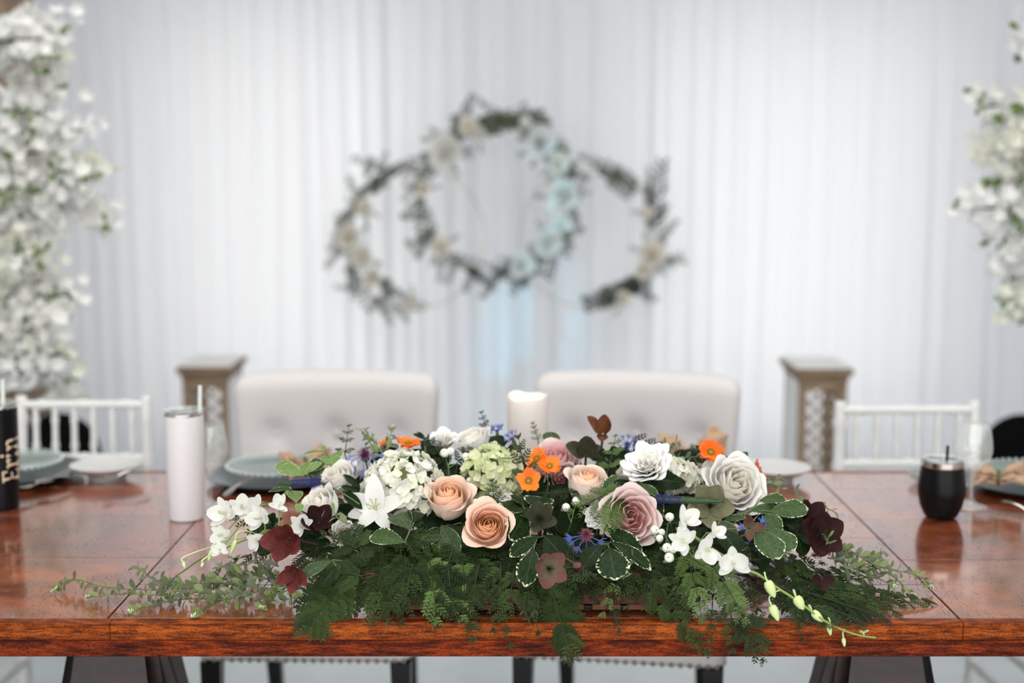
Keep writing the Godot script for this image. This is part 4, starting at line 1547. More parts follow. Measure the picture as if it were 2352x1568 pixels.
func flat(label: String, x0: float, y0: float, h0: float, x1: float, y1: float, h1: float, wide := 0.34, tone := "fern", n := 11, up := Vector3(0, 1, 0.25), group := "") -> void:
	frond(label, on(x0, y0, TOP + h0), on(x1, y1, TOP + h1), up, wide, tone, 0.05, n, group)

# leaves: [x, y of the base, x, y of the tip, width in pixels, kind, material, the way its face looks]
func bunch(label: String, root: Array, leaves: Array, off := 0.0, group := "") -> void:
	var p := fl(root[0], root[1], off + 0.01)
	var t := thing("variegated_sprig", label, "greenery", p, group)
	var g := MB.new()
	var e := Vector3(clampf(p.x * 0.85, -0.2, 0.26), 0.812, -2.09)
	g.tube([Vector3.ZERO, (e - p) * 0.5 + Vector3(0, -0.006, 0.0), e - p], [0.0016], 5)
	part("stem", g.mesh(), M["twig"], t)
	for q in leaves:
		var p0 := fl(q[0], q[1], off)
		var p1 := fl(q[2], q[3], off + rr(-0.012, 0.004))
		var len := Vector2(q[2] - q[0], q[3] - q[1]).length()
		var up: Vector3 = q[7] if q.size() > 7 else Vector3(rr(-0.3, 0.3), 0.75, 0.8)
		put_leaf(t, "leaf", q[5], M[q[6]], p0, p1, up, q[4] / (len * KIND_WIDTH[q[5]]))
		var s := MB.new()
		s.tube([Vector3.ZERO, p0 - p], [0.0009], 5)
		if (p0 - p).length() > 0.002:
			part("leaf_stalk", s.mesh(), M["twig"], t)

func small_sprig(label: String, pts: Array, leaf := 0.015, tone := "small_leaf", budded := true, group := "", dense := 1.0) -> void:
	# pts: [x, y, height over the table] on the table, or [x, y, -offset] in the mound
	var path := []
	for q in pts:
		path.append(on(q[0], q[1], TOP + q[2]) if q[2] > 0.0 else fl(q[0], q[1], -q[2] - 0.05))
	sprig(label, path, leaf, tone, budded, group, dense)

const MARKS := [[540, "the white orchid blossoms"], [650, "the burgundy hellebores"], [745, "the ivory roses"], [862, "the lily"], [1030, "the outlined peach rose"], [1121, "the deep peach rose"], [1240, "the middle hellebore"], [1346, "the hanging cornflower"],
	[1450, "the pink rose"], [1540, "the snowberry cluster"], [1630, "the sage green hellebore"], [1720, "the largest white rose"], [1790, "the large grey leaves"], [1880, "the darkest hellebore"], [1990, "the trailing right sprigs"]]

const ORDER := ["first", "second", "third", "fourth", "fifth", "sixth", "seventh", "eighth", "ninth", "tenth", "eleventh", "twelfth", "thirteenth", "fourteenth", "fifteenth", "sixteenth", "seventeenth", "eighteenth", "nineteenth", "twentieth", "twenty-first", "twenty-second"]

func near(x: float) -> String:          # the flower that something stands nearest to
	var best: Array = MARKS[0]
	for q in MARKS:
		if absf(q[0] - x) < absf(best[0] - x):
			best = q
	return best[1]

# ---------------------------------------------------------------- the scene
func _ready() -> void:
	rng.seed = 7
	var cam := Camera3D.new()
	cam.name = "camera"
	add_child(cam)
	cam.position = CAM
	cam.rotation.x = -PITCH
	var lens := CameraAttributesPhysical.new()
	lens.frustum_focal_length = 24.0 * F / 1568.0
	lens.frustum_focus_distance = 2.06
	lens.exposure_aperture = 1.85
	lens.frustum_near = 0.05
	lens.frustum_far = 200.0
	cam.attributes = lens
	cam.current = true
	var we := WorldEnvironment.new()
	we.name = "environment"
	var env := Environment.new()
	env.background_mode = Environment.BG_SKY
	env.tonemap_mode = Environment.TONE_MAPPER_LINEAR
	env.tonemap_exposure = 0.37
	env.sdfgi_enabled = true
	env.ssao_enabled = true
	env.ssil_enabled = true
	var sky := Sky.new()
	var sm := ProceduralSkyMaterial.new()        # an even, pale overcast
	sm.sky_top_color = Color(0.965, 0.957, 0.95)
	sm.sky_horizon_color = Color(0.985, 0.977, 0.968)
	sm.ground_horizon_color = Color(0.84, 0.83, 0.82)
	sm.ground_bottom_color = Color(0.73, 0.715, 0.70)
	sm.sky_energy_multiplier = 2.6
	sm.ground_energy_multiplier = 2.7
	sky.sky_material = sm
	env.sky = sky
	we.environment = env
	add_child(we)
	materials()
	room()
	furniture()
	flowers()
	greenery()

func materials() -> void:
	mat("wall_paint", Color(0.86, 0.87, 0.88), 0.9)
	mat("ceiling_paint", Color(0.88, 0.88, 0.88), 0.9)
	var cn := noise(3, 1.0, 4)
	mat("concrete", Color.WHITE, 0.45, {albedo_texture = picture(256, 256, func(u: float, v: float) -> Color:
		var f := cn.get_noise_2d(absf(u * 2 - 1) * 4.0, absf(v * 2 - 1) * 4.0)
		return Color(0.76 + f * 0.05, 0.79 + f * 0.05, 0.80 + f * 0.05)), uv1_triplanar = true, uv1_world_triplanar = true, uv1_scale = Vector3(0.4, 0.4, 0.4)})
	leafmat("sheer", Color(0.93, 0.943, 0.965), 0.9, 0.50)
	mat("linen", Color(0.815, 0.80, 0.795), 0.9, {rim_enabled = true, rim = 0.3})
	mat("white_paint", Color(0.88, 0.88, 0.87), 0.35)
	mat("black_wood", Color(0.035, 0.033, 0.035), 0.35)
	mat("black_cloth", Color(0.04, 0.04, 0.045), 0.7, {metallic_specular = 0.15})
	mat("nail", Color(0.62, 0.58, 0.54), 0.35, {metallic = 1.0})
	mat("steel", Color(0.80, 0.78, 0.76), 0.18, {metallic = 1.0})
	mat("gold", Color(0.84, 0.79, 0.70), 0.4, {metallic = 0.5})
	var w := wood_edge(60, Color(0.63, 0.56, 0.48), Color(0.45, 0.395, 0.33), 24.0)
	mat("stand_wood", Color(1.0, 0.95, 0.90), 0.6, {albedo_texture = w, uv1_triplanar = true, uv1_world_triplanar = true, uv1_scale = Vector3(1.2, 1.2, 1.2)})
	mat("post_wood", Color(0.95, 0.9, 0.85), 0.7, {albedo_texture = w, uv1_triplanar = true, uv1_world_triplanar = true, uv1_scale = Vector3(0.7, 0.7, 0.7)})
	for k in ["clear", "glass", "clear_bead"]:
		mat(k, Color(0.93, 0.97, 0.96, 0.14 if k != "clear_bead" else 0.35), 0.04, {transparency = BaseMaterial3D.TRANSPARENCY_ALPHA, metallic_specular = 0.7, cull_mode = BaseMaterial3D.CULL_DISABLED})
	mat("plate_glass", Color(0.62, 0.70, 0.68, 0.30), 0.06, {transparency = BaseMaterial3D.TRANSPARENCY_ALPHA, metallic_specular = 0.7, cull_mode = BaseMaterial3D.CULL_DISABLED})
	mat("slate", Color(0.27, 0.32, 0.34), 0.28, {metallic = 0.25})
	mat("china", Color(0.80, 0.80, 0.79), 0.14, {clearcoat_enabled = true, clearcoat = 0.6})
	mat("white_gloss", Color(0.90, 0.90, 0.91), 0.30, {clearcoat_enabled = true, clearcoat = 0.4})
	mat("black_gloss", Color(0.06, 0.06, 0.07), 0.3, {metallic_specular = 0.3})
	mat("straw_white", Color(0.88, 0.90, 0.88), 0.25)
	mat("straw_black", Color(0.04, 0.035, 0.03), 0.3)
	mat("lettering", Color(0.88, 0.80, 0.68), 0.5, {cull_mode = BaseMaterial3D.CULL_DISABLED})
	leafmat("napkin", Color(0.76, 0.64, 0.53), 0.9, 0.2)
	mat("wax", Color(0.93, 0.92, 0.90), 0.45, {subsurf_scatter_enabled = true, subsurf_scatter_strength = 0.4})
	mat("foam", Color(0.08, 0.14, 0.07), 0.95)
	mat("bark", Color(0.22, 0.17, 0.13), 0.9)
	# greenery
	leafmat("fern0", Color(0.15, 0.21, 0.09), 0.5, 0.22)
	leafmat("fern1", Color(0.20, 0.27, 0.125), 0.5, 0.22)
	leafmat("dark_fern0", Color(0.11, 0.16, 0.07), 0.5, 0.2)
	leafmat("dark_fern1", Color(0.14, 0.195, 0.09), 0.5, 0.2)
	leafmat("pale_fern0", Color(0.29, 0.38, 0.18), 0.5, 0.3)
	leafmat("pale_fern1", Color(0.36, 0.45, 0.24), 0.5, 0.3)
	mat("fern_stem", Color(0.12, 0.15, 0.06), 0.6)
	mat("twig", Color(0.38, 0.43, 0.27), 0.6)
	mat("stem_green", Color(0.30, 0.40, 0.19), 0.5)
	mat("stem_dark", Color(0.28, 0.17, 0.13), 0.55)
	leafmat("small_leaf0", Color(0.30, 0.38, 0.19), 0.5, 0.4)
	leafmat("small_leaf1", Color(0.40, 0.48, 0.25), 0.5, 0.4)
	leafmat("small_leaf2", Color(0.50, 0.58, 0.33), 0.5, 0.4)
	mat("bud_pale", Color(0.80, 0.84, 0.70), 0.5)
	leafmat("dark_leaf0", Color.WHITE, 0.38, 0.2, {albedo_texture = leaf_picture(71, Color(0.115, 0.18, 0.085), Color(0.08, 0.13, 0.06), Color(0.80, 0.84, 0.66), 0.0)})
	leafmat("varieg_dark", Color.WHITE, 0.34, 0.2, {albedo_texture = leaf_picture(72, Color(0.14, 0.22, 0.10), Color(0.09, 0.15, 0.07), Color(0.84, 0.86, 0.72), 0.10, 0.2)})
	leafmat("varieg_mid", Color.WHITE, 0.36, 0.25, {albedo_texture = leaf_picture(73, Color(0.30, 0.38, 0.24), Color(0.22, 0.30, 0.18), Color(0.83, 0.86, 0.72), 0.075, 0.2)})
	leafmat("varieg_pale", Color.WHITE, 0.4, 0.4, {albedo_texture = leaf_picture(74, Color(0.52, 0.61, 0.38), Color(0.44, 0.54, 0.32), Color(0.86, 0.90, 0.72), 0.09, 0.3)})
	leafmat("plain_mid", Color.WHITE, 0.4, 0.25, {albedo_texture = leaf_picture(75, Color(0.29, 0.36, 0.24), Color(0.22, 0.28, 0.19), Color(0.7, 0.76, 0.6), 0.03, 0.3)})
	# petals
	var pet := func(called: String, cols: Array, back := 0.40) -> void:
		for k in cols.size():
			leafmat(called + str(k), cols[k], 0.62, back, {metallic_specular = 0.3})
	pet.call("peach", [Color(1.0, 0.80, 0.60), Color(0.99, 0.83, 0.70), Color(0.98, 0.87, 0.80)])
	pet.call("deep_peach", [Color(1.0, 0.78, 0.56), Color(0.99, 0.79, 0.64), Color(0.98, 0.84, 0.755)])
	pet.call("pale_peach", [Color(1.0, 0.80, 0.62), Color(0.985, 0.88, 0.80), Color(0.975, 0.91, 0.865)])
	pet.call("blush", [Color(0.965, 0.77, 0.755), Color(0.975, 0.85, 0.83), Color(0.975, 0.90, 0.88)])
	pet.call("rosy", [Color(0.94, 0.71, 0.71), Color(0.96, 0.81, 0.80), Color(0.965, 0.87, 0.86)])
	pet.call("ivory", [Color(0.965, 0.945, 0.895), Color(0.965, 0.952, 0.925), Color(0.965, 0.957, 0.94)])
	pet.call("snow", [Color(0.94, 0.935, 0.90), Color(0.95, 0.95, 0.93), Color(0.955, 0.955, 0.945)])
	pet.call("cream_head", [Color(0.93, 0.93, 0.88), Color(0.94, 0.94, 0.90), Color(0.915, 0.92, 0.82)])
	pet.call("green_head", [Color(0.84, 0.86, 0.69), Color(0.88, 0.89, 0.75), Color(0.78, 0.82, 0.60)])
	mat("cream_head_core", Color(0.55, 0.60, 0.38), 0.9)
	mat("green_head_core", Color(0.38, 0.45, 0.22), 0.9)
	for q in [["maroon", Color(0.26, 0.10, 0.10), Color(0.42, 0.20, 0.19), Color(0.50, 0.30, 0.25), Color(0.36, 0.16, 0.15)], ["dark_wine", Color(0.13, 0.075, 0.08), Color(0.20, 0.12, 0.115), Color(0.30, 0.16, 0.15), Color(0.34, 0.11, 0.12)],
		["mixed", Color(0.42, 0.45, 0.33), Color(0.47, 0.28, 0.28), Color(0.33, 0.17, 0.18), Color(0.55, 0.30, 0.31)], ["sage", Color(0.45, 0.47, 0.34), Color(0.52, 0.52, 0.41), Color(0.36, 0.34, 0.26), Color(0.52, 0.36, 0.34)],
		["deep_green", Color(0.22, 0.25, 0.18), Color(0.31, 0.32, 0.25), Color(0.21, 0.18, 0.15), Color(0.40, 0.24, 0.23)], ["bronze", Color(0.40, 0.27, 0.17), Color(0.45, 0.24, 0.19), Color(0.66, 0.52, 0.34), Color(0.36, 0.17, 0.15)]]:
		for k in 2:
			leafmat(q[0] + str(k), Color.WHITE, 0.5, 0.25, {albedo_texture = petal_picture(90 + k * 7 + q[0].length(), q[1], q[2], q[3], q[4], 13.0 + 3.0 * k)})
	mat("stamen_dark", Color(0.17, 0.12, 0.10), 0.7)
	leafmat("orange0", Color(0.95, 0.42, 0.10), 0.6, 0.35)
	leafmat("orange1", Color(0.98, 0.52, 0.16), 0.6, 0.35)
	mat("pollen", Color(0.62, 0.55, 0.20), 0.7)
	leafmat("corn_blue", Color(0.33, 0.42, 0.73), 0.6, 0.3)
	leafmat("corn_pale", Color(0.50, 0.58, 0.82), 0.6, 0.3)
	mat("corn_plum", Color(0.42, 0.20, 0.36), 0.7)
	mat("corn_rose", Color(0.58, 0.32, 0.40), 0.7)
	mat("veronica_blue", Color(0.17, 0.165, 0.40), 0.7)
	mat("veronica_bud", Color(0.24, 0.33, 0.24), 0.7)
	mat("berry", Color(0.95, 0.94, 0.88), 0.35, {subsurf_scatter_enabled = true, subsurf_scatter_strength = 0.2, clearcoat_enabled = true, clearcoat = 0.3})
	leafmat("orchid0", Color(0.91, 0.91, 0.885), 0.55, 0.5)
	leafmat("orchid1", Color(0.92, 0.92, 0.90), 0.55, 0.5)
	leafmat("orchid_lip", Color(0.86, 0.88, 0.68), 0.55, 0.3)
	mat("orchid_stem", Color(0.50, 0.58, 0.30), 0.45)
	mat("orchid_bud", Color(0.80, 0.86, 0.60), 0.45, {subsurf_scatter_enabled = true, subsurf_scatter_strength = 0.15})
	leafmat("wreath_white", Color(0.96, 0.96, 0.94), 0.7, 0.8)
	leafmat("wreath_cream", Color(0.96, 0.94, 0.89), 0.7, 0.8)
	leafmat("wreath_leaf0", Color(0.13, 0.17, 0.12), 0.6, 0.25)
	leafmat("wreath_leaf1", Color(0.24, 0.29, 0.15), 0.6, 0.25)
	leafmat("blossom0", Color(0.96, 0.96, 0.94), 0.7, 0.8)
	leafmat("blossom1", Color(0.95, 0.955, 0.90), 0.7, 0.8)
	leafmat("blossom2", Color(0.96, 0.96, 0.95), 0.7, 0.8)
	leafmat("tree_leaf0", Color(0.25, 0.36, 0.13), 0.5, 0.3)
	leafmat("tree_leaf1", Color(0.36, 0.46, 0.20), 0.5, 0.3)

func room() -> void:
	var b := MB.new()
	b.box(Vector3(0, -0.05, -1.5), Vector3(11.2, 0.10, 10.4), 0.001)
	struct("floor", b.mesh(false), M["concrete"])
	var h := 3.6
	wall_with("wall_back", M["wall_paint"], -5.5, 5.5, -6.2, h, 0.2, [[-1.62, -0.46, 0.35, 2.16], [0.62, 1.80, 0.35, 2.16]])
	wall_with("wall_front", M["wall_paint"], -5.5, 5.5, 3.4, h, 0.2, [[-5.1, 5.1, 0.0, 3.2]])
	for s: float in [-1.0, 1.0]:
		var w := MB.new()
		w.box(Vector3(s * 5.6, h / 2, -1.4), Vector3(0.2, h, 9.8), 0.001)
		struct("wall_left" if s < 0 else "wall_right", w.mesh(false), M["wall_paint"])
	var c := MB.new()                     # the ceiling, with three rooflights
	c.box(Vector3(0, h + 0.06, -5.0), Vector3(11.2, 0.12, 2.8), 0.001)
	c.box(Vector3(0, h + 0.06, -1.3), Vector3(11.2, 0.12, 0.8), 0.001)
	c.box(Vector3(0, h + 0.06, 2.6), Vector3(11.2, 0.12, 1.9), 0.001)
	for x: float in [-3.8, 3.8]:
		c.box(Vector3(x, h + 0.06, -1.0), Vector3(3.6, 0.12, 5.4), 0.001)
	struct("ceiling", c.mesh(false), M["ceiling_paint"])
	var k := 1
	for q in [[-1.62, -0.46], [0.62, 1.80]]:
		var f := MB.new()
		for x in q:
			f.box(Vector3(x, 1.255, -6.2), Vector3(0.06, 1.87, 0.24), 0.004)
		f.box(Vector3((q[0] + q[1]) / 2, 2.16, -6.2), Vector3(q[1] - q[0] + 0.06, 0.06, 0.24), 0.004)
		f.box(Vector3((q[0] + q[1]) / 2, 0.35, -6.2), Vector3(q[1] - q[0] + 0.06, 0.06, 0.28), 0.004)
		struct("window_%d" % k, f.mesh(false), M["white_paint"])
		k += 1

func furniture() -> void:
	curtain("sheer white drape panel hanging behind the wooden post and leftmost wreath", -3.6, -0.62, -5.72, 0.03, 3.25, 1)
	curtain("narrow middle panel of the sheer white drape, behind the middle wreath", -0.62, 0.60, -5.705, 0.03, 3.25, 2)
	curtain("sheer white drape panel hanging behind the rightmost wreath and chair", 0.60, 3.6, -5.72, 0.03, 3.25, 3)
	table()
	crate()
	dining_chair("white tufted upholstered chair standing nearer the tall white tumbler", Vector3(-0.425, 0, -2.94), -0.02)
	dining_chair("white tufted upholstered chair turned slightly, behind the pillar candle", Vector3(0.256, 0, -2.93), -0.163)
	chiavari("white bamboo style banquet chair beside the black tumbler", Vector3(-1.066, 0, -3.08), 0.0, 0.31, 0.872)
	chiavari("white bamboo style banquet chair behind the black wine tumbler", Vector3(0.985, 0, -3.06), 0.03, 0.335, 0.862)
	tub_chair("black round-backed chair seen through the white chair beside the lettered tumbler", px(110, 1060, 4.12) * Vector3(1, 0, 1), 0.1, 0.265, 0.655)
	tub_chair("black round-backed chair beyond the wine glass and black wine tumbler", px(2378, 1060, 4.3) * Vector3(1, 0, 1), -0.1, 0.295, 0.62)
	lattice_stand("brown lattice stand behind the tall white tumbler", Vector3(-1.062, 0, -4.74), 0.156, 0.26, 0.758, 1.0)
	lattice_stand("brown lattice stand between the tufted chair and the white banquet chair", Vector3(1.077, 0, -4.74), 0.166, 0.26, 0.752, -1.0)
	# posts and blossom
	var p := thing("wooden_post", "square brown wooden post behind the blossom beside the lettered tumbler", "post", Vector3(-1.775, 0, -4.62))
	solid("shaft", p, M["post_wood"], Vector3(0, 1.8, 0), Vector3(0.268, 3.6, 0.268), 0.008)
	solid("plinth", p, M["post_wood"], Vector3(0, 0.06, 0), Vector3(0.32, 0.12, 0.32), 0.01)
	trees()
	wreaths()
	# a small spotlight under the ceiling whose pale blue beam falls on the right of the middle wreath
	var u := thing("ceiling_spotlight", "small white ceiling spotlight with a pale blue beam aimed at the middle wreath", "lamp", Vector3(0.36, 3.6, -3.85))
	var aim := px(1252, 520, 5.36) - Vector3(0.36, 3.42, -3.85)
	var turn := facing(-aim)
	turned("canopy", u, M["white_paint"], [Vector2(0.004, -0.03), Vector2(0.05, -0.028), Vector2(0.052, -0.002), Vector2(0, 0)], 24)
	turned("arm", u, M["white_paint"], [Vector2(0.008, -0.14), Vector2(0.008, -0.02)], 12)
	var hs := turned("housing", u, M["white_paint"], [Vector2(0.034, -0.05), Vector2(0.042, -0.05), Vector2(0.042, 0.09), Vector2(0.03, 0.11), Vector2(0, 0.112)], 24, Vector3(0, -0.18, 0))
	hs.basis = turn
	mat("lens_glow", Color(0.2, 0.5, 0.55), 0.3, {emission_enabled = true, emission = Color(0.45, 0.88, 1.0), emission_energy_multiplier = 2.0})
	var le := turned("lamp_lens", u, M["lens_glow"], [Vector2(0.0005, -0.046), Vector2(0.034, -0.044)], 24, Vector3(0, -0.18, 0))
	le.basis = turn
	var sp := SpotLight3D.new()
	sp.name = "spotlight_beam"
	u.add_child(sp)
	sp.light_color = Color(0.25, 0.85, 1.0)
	sp.light_energy = 13.0
	sp.spot_angle = 5.5
	sp.spot_range = 12.0
	sp.spot_attenuation = 2.0
	sp.light_size = 0.03
	sp.shadow_enabled = true
	sp.transform = Transform3D(Basis(), Vector3(0, -0.18, 0) + aim.normalized() * 0.10).looking_at(Vector3(0, -0.18, 0) + aim, Vector3.BACK)
	# on the table
	mat("black_tumbler", Color(0.06, 0.062, 0.07), 0.3, {metallic_specular = 0.3})
	tumbler("tall black tumbler lettered in cream, with a clear straw", 5, 1166, M["black_tumbler"], true)
	tumbler("tall plain white tumbler with a straw", 429, 1190, M["white_gloss"])
	wine_tumbler("short rounded black wine tumbler with a steel rim and black straw", 2160, 1187)
	wine_glass("empty wine glass behind the tall white tumbler", 484, 1166)
	wine_glass("empty wine glass behind the black wine tumbler", 2229, 1165, 1.03)
	candle("white pillar candle behind the pink rose and berries", px(1212, 1000, 2.52) * Vector3(1, 0, 1) + Vector3(0, TOP, 0), 0.039, 0.247)
	charger("dark charger plate beside the lettered black tumbler", on(28, 1096))
	charger("dark charger plate behind the flowers and white tumbler", on(640, 1104))
	charger("dark charger plate beside the black wine tumbler's wine glass", on(2382, 1123))
	charger("dark charger plate hidden behind the white roses", on(1530, 1088))
	glass_plate("beaded glass plate on the charger by the lettered tumbler", on(20, 1094) + Vector3(0, 0.018, 0))
	glass_plate("beaded glass plate on the charger behind the flowers", on(640, 1104) + Vector3(0, 0.018, 0), 0.11)
	glass_plate("beaded glass plate with a tan napkin, by the wine glass", on(2382, 1123) + Vector3(0, 0.018, 0), 0.125)
	glass_plate("beaded glass plate behind the white roses", on(1530, 1088) + Vector3(0, 0.018, 0), 0.11)
	var bowl := [Vector2(0, 0.001), Vector2(0.040, 0.001), Vector2(0.041, 0.010), Vector2(0.060, 0.019), Vector2(0.078, 0.030), Vector2(0.0785, 0.0325), Vector2(0.058, 0.023), Vector2(0.036, 0.016), Vector2(0, 0.015)]
	dish("white footed dish beside the white banquet chair and lettered tumbler", "footed_dish", "dish", on(247, 1098), bowl, M["china"])
	dish("white footed dish beyond the large white rose", "footed_dish", "dish", on(1778, 1104), bowl, M["china"])
	dish("small clear glass dish half hidden by the black wine tumbler", "glass_dish", "dish", on(2140, 1108), [Vector2(0, 0.001), Vector2(0.03, 0.001), Vector2(0.046, 0.012), Vector2(0.05, 0.022), Vector2(0.048, 0.022), Vector2(0.028, 0.004), Vector2(0, 0.004)], M["plate_glass"])
	fork("silver fork resting across the white footed dish", on(345, 1072, TOP + 0.036), on(236, 1098, TOP + 0.030))
	fork("silver fork on the dark charger nearest the lettered tumbler", on(164, 1090, TOP + 0.022), on(36, 1122, TOP + 0.024))
	fork("silver spoon on the dark charger by the lettered tumbler", on(175, 1078, TOP + 0.026), on(88, 1108, TOP + 0.024), false)
	fork("silver fork on the charger behind the orchid blossoms", on(515, 1138, TOP + 0.020), on(590, 1088, TOP + 0.024))
	fork("silver fork on the charger with the tan napkin", on(2300, 1148, TOP + 0.020), on(2395, 1186, TOP + 0.006))
	napkin("tan gathered napkin on the plate behind the variegated leaves", on(702, 1092, TOP + 0.037), Vector3(0.095, 0.045, 0.08), 0.5, 4)
	napkin("tan gathered napkin on the beaded plate by the wine glass", on(2292, 1112, TOP + 0.037), Vector3(0.095, 0.034, 0.085), -0.35, 5)
	napkin("tan gathered napkin behind the white roses", on(1590, 1075, TOP + 0.037), Vector3(0.13, 0.06, 0.12), 0.1, 6)

func trees() -> void:
	var a := []
	for q in [[10, 80, 150, 60], [0, 140, 140, 130], [-20, 210, 150, 205], [0, 280, 120, 250], [-10, 330, 190, 300], [20, 380, 225, 385], [-20, 430, 200, 420], [10, 480, 255, 500], [-20, 520, 170, 480], [0, 560, 110, 570], [-10, 620, 100, 625], [10, 660, 170, 680], [-20, 700, 150, 730], [0, 750, 160, 820], [20, 740, 185, 900], [-20, 800, 90, 840], [10, 830, 60, 850], [-30, 360, 90, 350], [-30, 100, 90, 90], [-30, 590, 80, 600], [-30, 250, 80, 240]]:
		a.append([q[0] - 20, q[1] + 30, q[2], q[3], 4.0, 3.72 + 0.15 * fmod(q[1] * 0.37, 1.0)])
	blossom_tree("blossom tree of white flowers against the wooden post", Vector3(-1.72, 0, -3.92), a, 0.030, [[143, 62, 18], [105, 125, 18], [125, 138, 18], [97, 172, 26], [142, 205, 18], [30, 255, 20], [75, 262, 22], [72, 315, 24], [150, 330, 18], [10, 355, 26], [62, 440, 30], [128, 392, 34], [210, 412, 28], [15, 455, 30], [245, 512, 26], [95, 575, 30], [40, 572, 26], [85, 618, 22], [128, 672, 26], [100, 685, 24], [160, 680, 22], [58, 752, 26], [42, 810, 28], [45, 862, 24], [165, 870, 18], [5, 690, 22]], 3.8)
	var c := []
	for q in [[2400, 60, 2345, 40], [2400, 130, 2340, 90], [2400, 200, 2345, 190], [2390, 270, 2225, 225], [2390, 310, 2240, 260], [2400, 350, 2210, 335], [2400, 400, 2290, 300], [2400, 440, 2230, 420], [2410, 500, 2190, 460], [2400, 540, 2290, 500], [2400, 590, 2250, 560], [2400, 640, 2270, 620], [2400, 690, 2265, 690], [2400, 560, 2330, 540], [2400, 330, 2310, 350], [2410, 720, 2340, 740], [2410, 460, 2320, 450]]:
		c.append([q[0] + 60, q[1] + 20, q[2] + 38, q[3] + 18, 4.0, 3.72 + 0.15 * fmod(q[1] * 0.37, 1.0)])
	blossom_tree("blossom tree of white flowers above the black wine tumbler", Vector3(1.78, 0, -3.95), c, 0.030, [[2228, 212, 16], [2258, 228, 20], [2248, 245, 18], [2300, 285, 28], [2340, 68, 26], [2350, 130, 22], [2338, 235, 30], [2266, 408, 30], [2285, 432, 28], [2222, 440, 20], [2195, 460, 22], [2350, 400, 30], [2302, 562, 22], [2252, 556, 18], [2298, 690, 18], [2350, 738, 18], [2345, 505, 30]], 3.8)

func wreaths() -> void:
	wreath("left wreath of the three, sparse, with cream roses", Vector2(952, 546), 163, 5.52, [[100, 140, 13], [150, 262, 11]],
		[[800, 545, 30, 1], [830, 590, 27, 1], [855, 640, 22, 1], [835, 477, 22, 1], [945, 693, 18, 1], [930, 400, 12]],
		[[845, 430, 935, 372, 1], [830, 480, 800, 400], [850, 450, 900, 385, 1], [900, 660, 840, 720], [870, 640, 940, 690, 1], [790, 560, 745, 620], [800, 510, 775, 590], [850, 620, 905, 690], [930, 545, 960, 590], [840, 410, 855, 355]])
	wreath("right wreath of the three, with one large cream rose", Vector2(1352, 546), 160, 5.52, [[-75, -15, 11], [35, 95, 16]],
		[[1500, 585, 35, 1], [1487, 490, 18, 1], [1432, 688, 22, 1], [1478, 622, 20, 1], [1300, 410, 14]],
		[[1370, 390, 1435, 425, 1], [1390, 410, 1450, 460], [1500, 540, 1522, 360], [1490, 500, 1540, 470], [1510, 560, 1560, 500], [1480, 640, 1330, 700, 1], [1450, 650, 1370, 690, 1], [1470, 630, 1400, 700, 1], [1520, 590, 1580, 605], [1440, 660, 1515, 690], [1500, 520, 1480, 420], [1465, 450, 1405, 385, 1]])
	wreath("middle wreath of the three, fullest, in front of the others", Vector2(1136, 456), 168, 5.38, [[20, 110, 8], [108, 175, 9], [178, 268, 10], [270, 372, 7]],
		[[1022, 348, 42], [1243, 326, 38], [1292, 452, 40], [1287, 515, 26], [1262, 558, 34], [1200, 608, 33], [1014, 566, 27, 1], [972, 435, 20, 1], [1076, 290, 25, 1], [1207, 282, 17], [1283, 375, 27, 1], [1100, 310, 20]],
		[[1035, 300, 1095, 212], [1075, 300, 1260, 262, 1], [1100, 280, 1180, 255, 1], [1150, 285, 1265, 275], [1040, 330, 1090, 350, 1], [1050, 590, 1025, 655], [1095, 605, 1065, 675], [1150, 610, 1105, 690], [1180, 610, 1130, 650, 1], [985, 400, 975, 350, 1], [990, 500, 915, 495], [1000, 540, 940, 560], [985, 520, 965, 590], [1230, 330, 1310, 350, 1], [1260, 360, 1330, 400], [1300, 400, 1360, 405], [1310, 470, 1335, 540], [1240, 590, 1195, 650], [1220, 640, 1170, 660], [1255, 580, 1245, 620]])

